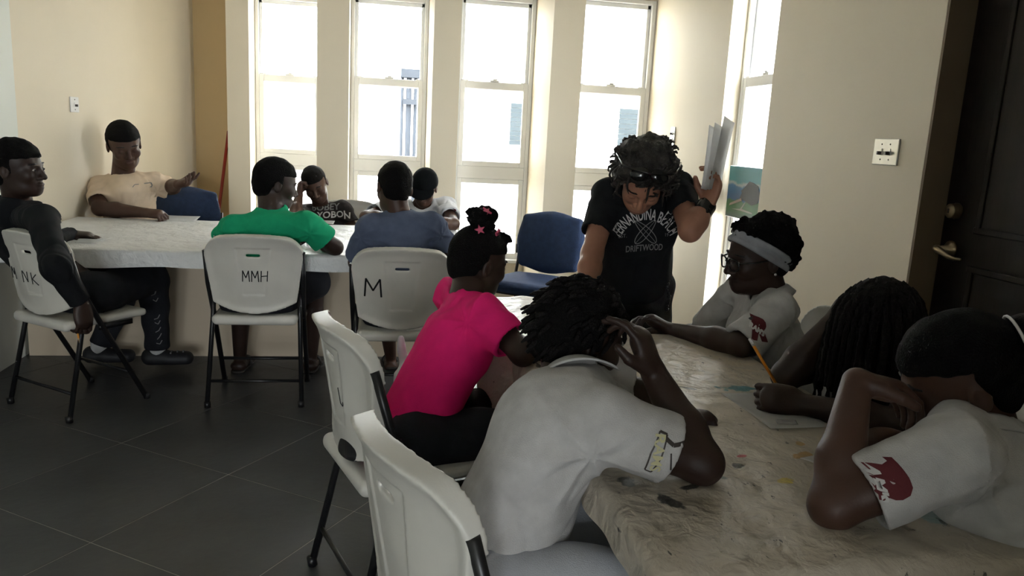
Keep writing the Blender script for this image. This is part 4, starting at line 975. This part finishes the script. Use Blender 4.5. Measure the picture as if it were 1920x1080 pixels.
br = [('+', ell(B.H(.10, 0, .030), A3((.085, .082, .010))*B.hs, (unit(B.hf-.20*B.hu), B.hr, unit(B.hu+.20*B.hf))), 0), ('&', plane(B.H(.06, 0, 0), B.hf), 0)]
child(B, 'cap_brim', br, MATS['cap_cotton'], .005); 
short_hair(B, t=.004, seed=33)
bv = bvh_obj(B.shirt)
team_badge(B, B.shirt, bv, seen(B, bv, 850, 396), D(1, -.2, .2), D(0, 1, 0), .38)
decal(B, B.shirt, bv, 'shoulder_print', poly2d(stroke2d([(-.05, 0), (-.03, .03), (-.01, .0), (.01, .032), (.03, .0)], .007)+stroke2d([(-.045, .02), (.03, .012)], .006)), seen(B, bv, 708, 392), D(1, .3, 0), D(-.3, 1, 0), M_GPRINT)
trousers(B, DARKPANT); shoes(B, M_SHOE)

# --- standing man in black
J = dict(pel=P(1186, 528, 3.20), neck=P(1204, 352, 2.95), chest=P(1196, 430, 3.02), head=P(1206, 335, 2.82), hf=D(-.10, -.80, -.60), hu=D(.03, .60, -.80),
         shR=P(1140, 366, 2.98), shL=P(1272, 356, 2.98), elR=P(1110, 476, 2.88), wrR=P(1098, 552, 2.76), elL=P(1294, 432, 2.78), wrL=P(1326, 384, 2.82))
pl = A3(J['pel']); J.update(knR=pl+A3((-.12, .08, -.38)), knL=pl+A3((.12, .06, -.38)), ft=(-.1, -1, 0))
for q, dx in (('R', -.15), ('L', .15)): J['an'+q] = A3((pl[0]+dx, pl[1]+.12, .09))
B = person('standing person in black printed shirt leaning over the table with raised papers', J, SKP, 1.05, .004, 1.02, arm_r=.98,
           hands=dict(R=dict(d=D(-.05, -.9, -.3), n=D(-.3, -.2, 1), curl=(.2, .25, .3, .3), thumb=.3), L=dict(d=D(.22, 1, -.05), n=D(-.85, .1, -.35), curl=(.45, .5, .55, .6), thumb=.55)))
MAN = B
shirt(B, BLACK, sleeve=.66, loose=.98, seed=16, noise_amp=.006, hem=.02, neck_r=.074, h=.005)
AXH = (B.hf, B.hr, B.hu)
ho = [('+', ell(B.H(-.02, 0, .045), A3((.120, .112, .105))*B.hs, AXH), 0), ('+', ell(B.H(-.055, 0, -.04), A3((.085, .108, .085))*B.hs, AXH), .04), ('&', plane(B.H(.072, 0, .060), unit(-B.hf*.75+B.hu*.55)), .01)]
hair = child(B, 'hair', ho, M_HAIRG, .004, [(sines(21, 95, 14), .0055), (sines(22, 230, 12), .0025)], 0)
rng = np.random.RandomState(5); bm = bmesh.new()
for k in range(150):                                                 # loose wavy locks
    th = rng.uniform(-2.7, 2.7); el_ = rng.uniform(-.5, 1.2)
    dv = A3((math.cos(th)*math.cos(el_), math.sin(th)*math.cos(el_), math.sin(el_)))
    if dv[0] > .72 and dv[2] < .3: continue
    p = A3((-.02, 0, .035))+dv*A3((.120, .108, .104)); t1 = unit(np.cross(dv, rng.normal(size=3))); pts = []
    ln = rng.uniform(.03, .07)
    for q in range(7):
        u_ = q/6; pp_ = p+t1*ln*(u_-.5)+dv*(.012*math.sin(u_*6.3+k)+.010)+A3((0, 0, -.045*u_*u_))
        pts.append(Vector(B.H(*pp_)-B.base))
    add_tube(bm, pts, [.0035, .0045, .005, .005, .0045, .0035, .001], 5)
link('hair_locks', bm_mesh('hair_locks', bm), M_HAIRG, hair, True)
# sunglasses pushed up into the hair
for sg in (-1, 1):
    lens = child(B, 'sunglass_lens', [('+', ell(B.H(.078, .034*sg, .134), A3((.012, .033, .025))*B.hs, (unit(.55*B.hf+B.hu+.15*sg*B.hr), unit(B.hr-.15*sg*B.hf), unit(.55*B.hu-B.hf))), 0)], M_LENS, .003)
bm = bmesh.new(); add_tube(bm, [Vector(B.H(-.03, -.112, .085)-B.base), Vector(B.H(.045, -.090, .125)-B.base), Vector(B.H(.070, -.066, .146)-B.base), Vector(B.H(.084, 0, .152)-B.base), Vector(B.H(.070, .066, .146)-B.base), Vector(B.H(.045, .090, .125)-B.base), Vector(B.H(-.03, .112, .085)-B.base)], .004, 6)
link('sunglass_frame', bm_mesh('sunglass_frame', bm), M_LENS, B.root, True)
bv = bvh_obj(B.shirt); rr = D(1, .09, 0); uu = D(-.06, 1, .25); ct = seen(B, bv, 1211, 434)
def fit(me, wd):
    xs = [v.co.x for v in me.vertices]; me.transform(Matrix.Scale(wd/(max(xs)-min(xs)), 4, (1, 0, 0))); return me
decal(B, B.shirt, bv, 'shirt_lettering', fit(text_mesh('FERNANDINA BEACH', .060, .0008), .275), ct+uu*.062, rr, uu, M_WPRINT, .0016, .125)
decal(B, B.shirt, bv, 'shirt_lettering', fit(text_mesh('DRIFTWOOD', .030, .0005), .14), ct-uu*.058, unit(rr+uu*.03), uu, M_GPRINT, .0016)
for t_, dx in (('EST.', -.085), ('19', .082)): decal(B, B.shirt, bv, 'shirt_lettering', text_mesh(t_, .018), ct+rr*dx-uu*.012, rr, uu, M_GPRINT, .0016)
for a_ in (.75, -.75):
    ca, sa = math.cos(a_+1.57), math.sin(a_+1.57); out = []
    for k in range(20):
        t = 2*math.pi*k/20; u_, v_ = .056*math.cos(t), .0155*math.sin(t)*(1-.25*math.cos(t)); out.append((u_*ca-v_*sa, u_*sa+v_*ca))
    lp = stroke2d(out+[out[0]], .0028)+stroke2d([(-.056*ca, -.056*sa), (.056*ca, .056*sa)], .0016)
    decal(B, B.shirt, bv, 'surfboard_print', poly2d(lp), ct, rr, uu, M_GPRINT, .0016)
MANT = trousers(B, CAMO, r=(.092, .080, .072), to=1.0, h=.007, top=.10, hipw=.82); shoes(B, M_SHOE)
w_, e_ = A3(J['wrL']), A3(J['elL']); a_ = unit(w_-e_)
child(B, 'wrist_watch', [('+', cone(w_-a_*.030, w_-a_*.008, .036), 0), ('+', rbox(w_-a_*.02+D(-.3, -.3, -1)*.034, (.018, .018, .008), .004, (a_, *[np.array(t) for t in frame_of(a_)])), .004), ('-', cone(w_-a_*.06, w_+a_*.03, .030), 0)], M_LENS, .003)
bm = bmesh.new(); bt = bvh_obj(MANT); hx = [seen(B, bt, 1252+2.5*math.sin(k*.9), 508+6.0*k) for k in range(13)]
for k in range(13): bmesh.ops.create_icosphere(bm, subdivisions=1, radius=.0065 if k % 4 else .010, matrix=Matrix.Translation(Vector(hx[k]-F*.006-B.base)))
add_tube(bm, [Vector(q-F*.006-B.base) for q in hx], .002, 5)
link('bead_cord', bm_mesh('bead_cord', bm), M_TUBE, B.root, True)
hp = A3(J['wrL'])+D(.22, 1, -.05)*.085+D(-.3, 0, -.2)*.018
for i, (dx, tilt, ln) in enumerate(((0, .0, .19), (.020, .06, .20), (.036, .12, .225))):
    v = unit(D(.03+tilt*.8, 1, .0)); h_ = D(-.50, .12, -.86)
    c = hp+D(1, 0, .1)*(dx-.012)
    sheet('paper', (c-h_*.075-v*.03, c+h_*.075-v*.03, c+h_*.075+v*ln, c-h_*.075+v*ln), ('frontmost paper', 'middle paper', 'rearmost folded card')[i]+' held up in the standing person\'s raised hand', 'paper', 'papers in the raised hand', .012, seed=30+i)

# --- girl in pink
J = dict(pel=(.11, 2.15, .52), neck=P(882, 546, 2.40), chest=P(858, 640, 2.33), head=P(897, 492, 2.46), hf=D(.80, -.22, .56), hu=D(.22, 1, .05),
         shR=P(912, 594, 2.26), shL=P(850, 556, 2.52), elR=P(980, 662, 2.17), wrR=P(1034, 640, 2.40), elL=P(900, 650, 2.52), wrL=P(960, 690, 2.50))
legs(J, J['pel'], (.94, .33), .85)
B = person('person in pink shirt seen from behind at the stained table', J, SK1, .90, .0045, .93)
AXH = (B.hf, B.hr, B.hu)
short_hair(B, t=.007, side=-.012, seed=17, amp=.0006)
bun = child(B, 'hair_bun', [('+', ell(B.H(-.035, 0, .150), A3((.050, .052, .040))*B.hs, AXH), 0), ('+', ell(B.H(.060, 0, .096), A3((.034, .036, .022))*B.hs, AXH), .0)], M_HAIR, .0035, [(sines(31, 150, 12), .006), (sines(32, 330, 12), .003)], 0)
for k, (f_, r_, u_) in enumerate(((-.06, .045, .115), (.005, .050, .118), (-.01, -.045, .118), (-.045, .03, .175))):
    c = B.H(f_, r_, u_); nn_ = unit(c-B.H(-.035, 0, .13)); a1, a2 = [np.array(t) for t in frame_of(nn_)]; bm = bmesh.new(); pts = []
    for q in range(10):
        rad = (.017 if q % 2 == 0 else .007); t = q*math.pi/5; pts.append(c+(a1*math.cos(t)+a2*math.sin(t))*rad-B.base)
    f0 = [bm.verts.new(Vector(p+nn_*.006)) for p in pts]; f1 = [bm.verts.new(Vector(p)) for p in pts]; bm.faces.new(f0); bm.faces.new(f1[::-1])
    for q in range(10): bm.faces.new((f0[q], f1[q], f1[(q+1) % 10], f0[(q+1) % 10]))
    link('hair_clip', bm_mesh('hair_clip', bm), M_CLIP, B.root)
shirt(B, PINK, sleeve=.70, loose=1.08, seed=18, noise_amp=.0050, hem=.205, neck_r=.066, h=.005)
trousers(B, DARKPANT); shoes(B, M_SHOE)

# --- boy in the foreground, grey polo
shr = P(1128, 800, 1.44)
J = dict(pel=(.25, 1.37, .54), neck=P(1076, 712, 1.66), chest=(.35, 1.43, .79), head=P(1088, 634, 1.72), hf=D(.86, -.30, .42), hu=D(.25, 1, .1),
         shR=shr, shL=shr+A3((.04, .33, .0)), elR=P(1316, 868, 1.46), wrR=P(1226, 700, 1.56), elL=(.62, 1.66, .775), wrL=P(1262, 782, 1.80),
         knR=(.70, 1.20, .53), knL=(.68, 1.52, .53), anR=(.70, 1.18, .08), anL=(.70, 1.50, .08))
J['ft'] = (1, .2, 0)
B = person('nearest person in grey polo leaning on one elbow with hand at face', J, SK1, 1.0, .0045, .98,
           hands=dict(R=dict(d=D(-.42, .9, .10), n=D(-.85, -.35, .3), curl=(.25, .35, .5, .6), thumb=.15, s=1.0), L=dict(d=D(1, -.02, .0), n=D(0, -1, -.2), curl=(.85, .9, .95, .95), thumb=.7)))
AXH = (B.hf, B.hr, B.hu)
hair = short_hair(B, t=.011, seed=19, amp=.0045, fr=120, h=.004)
rng = np.random.RandomState(8); bm = bmesh.new()
for k in range(210):                                                 # short twists
    th = rng.uniform(0, 6.28); el_ = rng.uniform(-.9, 1.5); dv = A3((math.cos(th)*math.cos(el_), math.sin(th)*math.cos(el_), math.sin(el_)))
    p = A3((-.012, 0, .034))+dv*A3((.108, .087, .099))
    if (p[0]-.092)*-.135+(p[2]-.05)*.182 < .0008: continue
    t1 = unit(dv*.9+A3((-.5, 0, -.25))+rng.normal(size=3)*.35); ln = rng.uniform(.014, .032); pts = [Vector(B.H(*(p+t1*ln*u_+A3((-.012*u_*u_, 0, -.02*u_*u_))))-B.base) for u_ in (0, .25, .5, .75, 1)]
    add_tube(bm, pts, [.0055, .0062, .0052, .0055, .002], 6)
link('hair_twists', bm_mesh('hair_twists', bm), M_BRAID, hair, True)
shirt(B, HEATHER, 'polo_shirt', sleeve=.66, loose=1.08, seed=20, noise_amp=.0055, hem=.15, neck_r=.066, h=.005)
collar(B, HEATHER)
bv = bvh_obj(B.shirt); a_ = unit(A3(J['elR'])-A3(J['shR'])); o_ = A3(J['shR'])+a_*.125+D(-.05, .3, -1)*.05
mB = poly2d(stroke2d([(-.02, .03), (.0, .024), (.018, .03), (.03, .018), (.026, -.004), (.032, -.02)], .006)+stroke2d([(.0, .012), (.012, -.016), (.026, -.004)], .003))
decal(B, B.shirt, bv, 'sleeve_badge', mB, o_, a_, D(0, 1, -.3), M_DARK)
decal(B, B.shirt, bv, 'badge_lettering', text_mesh('RAMS', .026, .0006), o_-a_*.022, D(-.1, -1, .2), a_, M_CREAMP, .002); decal(B, B.shirt, bv, 'badge_outline', poly2d(stroke2d([(-.030, -.034), (-.034, 0), (-.030, .034), (-.016, .034), (-.014, 0), (-.018, -.034), (-.03, -.034)], .003)), o_, a_, D(0, 1, -.3), M_DARK)
trousers(B, PALEPANT, r=(.096, .088, .07), h=.006, seed=23, amp=.005); shoes(B, M_SHOE)

# --- girl in glasses
shl = P(1458, 584, 2.42)
J = dict(pel=(1.44, 2.27, .53), neck=P(1440, 548, 2.52), chest=P(1432, 620, 2.56), head=P(1420, 482, 2.50), hf=D(-.95, -.18, -.20), hu=D(-.10, 1, -.08),
         shL=shl, shR=shl+A3((.03, .30, .01)), elL=P(1392, 646, 2.38), wrL=P(1256, 619, 2.62), elR=(1.20, 2.62, .70), wrR=(1.02, 2.60, .64))
legs(J, J['pel'], (-1, 0), .9)
B = person('person in glasses and grey headband reaching one arm across the table', J, SK1, .95, .0042, .99,
           hands=dict(L=dict(d=D(-.88, .42, .1), n=D(-.3, -.85, -.2), curl=(.35, .4, .5, .55), thumb=.45)))
GL = B; open_eyes(B); AXH = (B.hf, B.hr, B.hu)
short_hair(B, t=.006, side=-.012, front=.07, seed=24, amp=.001)
child(B, 'afro_puff', [('+', ell(B.H(-.050, 0, .060), A3((.084, .090, .082))*B.hs, AXH), 0), ('+', ell(B.H(-.080, 0, .012), A3((.060, .076, .070))*B.hs, AXH), .03), ('+', ell(B.H(.032, 0, .098), A3((.046, .062, .036))*B.hs, AXH), .03),
      ('&', plane(B.H(.052, 0, .075), unit(-B.hf*.75+B.hu*.75)), .01)], M_HAIR, .004, [(sines(41, 130, 14), .0045), (sines(42, 300, 14), .0035)], 0)
a1 = unit(B.hf*.80+B.hu*.60); a3 = np.cross(a1, B.hr); c0 = B.H(-.012, 0, .022)
def band(u, v):
    a = u*2*math.pi; tw = 1+.05*np.sin(a*3); w2 = (v-.5)*.040*B.hs
    return c0-B.base+np.cos(a)[..., None]*a1*.1075*B.hs+np.sin(a)[..., None]*B.hr*.0865*B.hs+(-a3)*(w2*tw)[..., None]+(np.cos(a)[..., None]*a1+np.sin(a)[..., None]*B.hr)*(.003*np.sin(v*math.pi*3))[..., None]
o = link('headband', grid_mesh('headband', band, 60, 10), M_HEADB, B.root); md = o.modifiers.new('thickness', 'SOLIDIFY'); md.thickness = .005
bm = bmesh.new()
for sg in (-1, 1):
    ring_ = []
    for k in range(21):
        t = 2*math.pi*k/20; ring_.append(Vector(B.H(.106-.010*abs(math.cos(t))*(1 if math.cos(t)*1 > 0 else .2), sg*(.034+.026*math.copysign(abs(math.cos(t))**.75, math.cos(t))), -.002+.020*math.copysign(abs(math.sin(t))**.75, math.sin(t)))-B.base))
    add_tube(bm, ring_, .0026, 6, False)
    add_tube(bm, [Vector(B.H(.094, sg*.060, .006)-B.base), Vector(B.H(.05, sg*.080, .006)-B.base), Vector(B.H(-.01, sg*.084, .008)-B.base), Vector(B.H(-.028, sg*.083, -.008)-B.base)], .0026, 6)
add_tube(bm, [Vector(B.H(.106, -.010, .004)-B.base), Vector(B.H(.111, 0, .008)-B.base), Vector(B.H(.106, .010, .004)-B.base)], .0024, 6)
gs = link('eyeglasses', bm_mesh('eyeglasses', bm), M_LENS, B.root, True)
for sg in (-1, 1):
    bm = bmesh.new(); c = bm.verts.new(Vector(B.H(.104, sg*.034, -.002)-B.base)); rg = [bm.verts.new(Vector(B.H(.1025, sg*(.034+.024*math.cos(2*math.pi*k/20)), -.002+.019*math.sin(2*math.pi*k/20))-B.base)) for k in range(20)]
    for k in range(20): bm.faces.new((c, rg[k], rg[(k+1) % 20]))
    link('lens', bm_mesh('lens', bm), M_GLASS, gs)
bm = bmesh.new(); bmesh.ops.create_icosphere(bm, subdivisions=2, radius=.0042, matrix=Matrix.Translation(Vector(B.H(-.012, -.090, -.040)-B.base))); link('ear_stud', bm_mesh('ear_stud', bm), M_WPRINT, B.root, True)
shirt(B, HEATHER, 'polo_shirt', sleeve=.98, loose=1.08, seed=25, noise_amp=.005, neck_r=.062, h=.005)
collar(B, HEATHER)
bv = bvh_obj(B.shirt); team_badge(B, B.shirt, bv, seen(B, bv, 1424, 620), D(1, -.18, .0), D(.18, 1, 0), .62)
decal(B, B.shirt, bv, 'chest_emblem', poly2d(stroke2d([(-.012, .003), (.0, -.004), (.012, .003)], .004)), seen(B, bv, 1402, 595), D(1, 0, .2), D(0, 1, 0), MATS['paint_slate'])
trousers(B, GREYPANT); shoes(B, M_SHOE)

# --- girl with braids
J = dict(pel=(1.52, 1.80, .53), neck=P(1668, 668, 2.02), chest=P(1690, 740, 2.04), head=P(1645, 618, 1.92), hf=D(-.84, -.52, -.12), hu=D(-.45, .85, -.18),
         shR=P(1618, 664, 2.20), shL=P(1718, 730, 1.86), elR=P(1474, 704, 2.06), wrR=P(1552, 612, 2.04), elL=P(1690, 800, 1.76), wrL=P(1500, 757, 1.86))
legs(J, J['pel'], (-1, 0), .9)
B = person('person in black tank top drawing with a pencil', J, SK1, .95, .0045, .96,
           hands=dict(R=dict(d=D(.45, .85, .0), n=D(.8, -.5, -.3), curl=(.5, .55, .6, .6), thumb=.3), L=dict(d=D(-.95, .12, .05), n=D(.1, -.45, .9), curl=(.75, .85, .9, .95), thumb=.6)))
BR = B; AXH = (B.hf, B.hr, B.hu)
hair = short_hair(B, M_BRAID, t=0.010, side=-.012, seed=26, amp=.003, fr=190, h=.004)
rng = np.random.RandomState(3); bm = bmesh.new(); nb = 0
down = -HZ
for k in range(120):
    th = 2.399963*k; el_ = math.asin(1-(k+.5)/120*1.25); dv = A3((math.cos(th)*math.cos(el_), math.sin(th)*math.cos(el_), math.sin(el_)))
    p = A3((-.012, 0, .034))+dv*A3((.108, .086, .098))
    if (p[0]-.085)*-.122+(p[2]-.062)*.17 < .001 or p[0] > .045: continue
    w0 = B.H(*p); outw = unit(B.H(*(p+dv))-w0); pts = []; v = outw*.25+B.hu*.1; cur = w0.copy(); side = unit(outw-HZ*(outw@HZ)+1e-6)
    ln = rng.uniform(.24, .32); ns = 16
    for q in range(ns):
        pts.append(Vector(cur-B.base)); v = unit(v*.60+down*.34+side*.01); cur = cur+v*ln/ns
        rel = cur-B.H(-.012, 0, .02); loc_ = A3((rel@B.hf, rel@B.hr, rel@B.hu))/(A3((.112, .092, .108))*B.hs); l_ = nrm(loc_)
        if l_ < 1: cur = cur+rel*(1/l_-1)*.9
    add_tube(bm, pts, [.0068*(1+.28*math.sin(q*2.6))*(1 if q < ns-2 else .6) for q in range(ns)], 6); nb += 1
link('braids', bm_mesh('braids', bm), M_BRAID, hair, True)
shirt(B, BLACK, 'tank_top', sleeve=.10, loose=1.0, seed=27, noise_amp=.004, neck_r=.075)
trousers(B, DARKPANT); shoes(B, M_SHOE)
g = B.tips['L'][0]; pencil(PZ(1470, 745, TZ+.006), P(1408, 640, 1.90)-PZ(1470, 745, TZ+.006), 'yellow pencil in the hand of person in black tank top', .215)

# --- girl at the right edge, grey polo
shl = P(1790, 860, 1.30)
J = dict(pel=(1.42, 1.00, .53), neck=P(1832, 808, 1.44), chest=P(1862, 900, 1.42), head=P(1796, 712, 1.46), hf=D(-.88, -.42, .22), hu=D(-.30, .92, -.05),
         shL=shl, shR=shl+A3((.22, .26, .03)), elL=P(1562, 948, 1.33), wrL=P(1606, 716, 1.42), elR=P(1800, 858, 1.62), wrR=P(1706, 842, 1.64))
legs(J, J['pel'], (-1, .1), .95)
B = person('person in grey polo at right edge propping head on hand', J, SK2, 1.0, .0045, 1.0,
           hands=dict(L=dict(d=D(.93, -.22, .15), n=D(.1, -.85, -.3), curl=(.45, .5, .45, .35), thumb=.1), R=dict(d=D(-1, .05, .0), n=D(.1, -.5, .8), curl=(.6, .7, .8, .85), thumb=.5)))
AXH = (B.hf, B.hr, B.hu)
hair = short_hair(B, t=.012, side=-.012, seed=28, amp=.0022, fr=140, h=.004)
child(B, 'ponytail', [('+', ell(B.H(-.125, .0, .030), A3((.055, .055, .055))*B.hs, AXH), 0), ('+', cone(B.H(-.14, 0, .02), B.H(-.17, 0, -.10), .052, .04), .03), ('+', cone(B.H(-.17, 0, -.10), B.H(-.13, 0, -.20), .04, .015), .03)], M_HAIR, .005, [(sines(51, 120, 12), .004)], 0)
bm = bmesh.new(); add_tube(bm, [Vector(B.H(-.112, .058*math.cos(t), .030+.062*math.sin(t))-B.base) for t in [2*math.pi*k/24 for k in range(25)]], .0028, 6, False); link('hair_tie', bm_mesh('hair_tie', bm), M_WPRINT, hair, True)
shirt(B, HEATHER, 'polo_shirt', sleeve=.72, loose=1.08, seed=29, noise_amp=.005, neck_r=.064, h=.005, hem=.10)
collar(B, HEATHER)
bv = bvh_obj(B.shirt); a_ = unit(A3(J['shL'])-A3(J['elL'])); team_badge(B, B.shirt, bv, seen(B, bv, 1652, 912), D(.35, -1, .15), D(1, .35, .35), .74)
trousers(B, GREYPANT); shoes(B, M_SHOE)
pencil(PZ(1600, 850, TZ+.006), P(1618, 808, 1.60)-PZ(1600, 850, TZ+.006), 'pencil in the hand of person at right edge', .10)

# ------------------------------------------------------------------ papers on the tables
def on_table(*pts): return [PZ(x, y, TZ+.007) for x, y in pts]
PAPER1 = sheet('paper', on_table((1352, 738), (1445, 806), (1560, 802), (1440, 736)), 'sheet with faint drawing under the pencil of person in black tank top', 'paper', 'drawing sheets', .003, seed=3)
sheet('paper', on_table((1500, 860), (1560, 880), (1650, 872), (1590, 842)), 'drawing sheet by the elbow of person at right edge', 'paper', 'drawing sheets', .003, seed=4)
sheet('paper', on_table((290, 413), (366, 416), (376, 406), (312, 404)), 'drawing sheet in front of person in cream shirt', 'paper', 'drawing sheets', .002, seed=5)
sheet('paper', on_table((140, 456), (176, 457), (208, 447), (150, 445)), 'drawing sheet under the hand of person in black hoodie', 'paper', 'drawing sheets', .002, seed=6)
sheet('paper', on_table((588, 418), (625, 421), (628, 415), (592, 413)), 'drawing sheet in front of person in lettered shirt', 'paper', 'drawing sheets', .002, seed=7)

# pencil shading on the nearest sheet, and a scrap in the reaching hand
gd = PZ(1475, 792, TZ+.0095); sheet('pencil_shading', [gd+A3((.035*math.cos(a), .02*math.sin(a), 0)) for a in (.6, 2.2, 3.7, 5.3)], None, curl=.0, m=M_GRAPH, parent=PAPER1)
wv = (A3(GL.tips['L'][0])+A3(GL.tips['L'][4]))/2-A3((0, 0, .012)); sheet('paper_scrap', (wv+D(-.3, .1, 0)*.03, wv+D(.3, .2, .6)*.03, wv+D(.4, .6, .2)*.04, wv+D(-.3, .5, -.3)*.04), 'small white paper scrap in the fingers of person in glasses', 'paper', None, .003, seed=44)
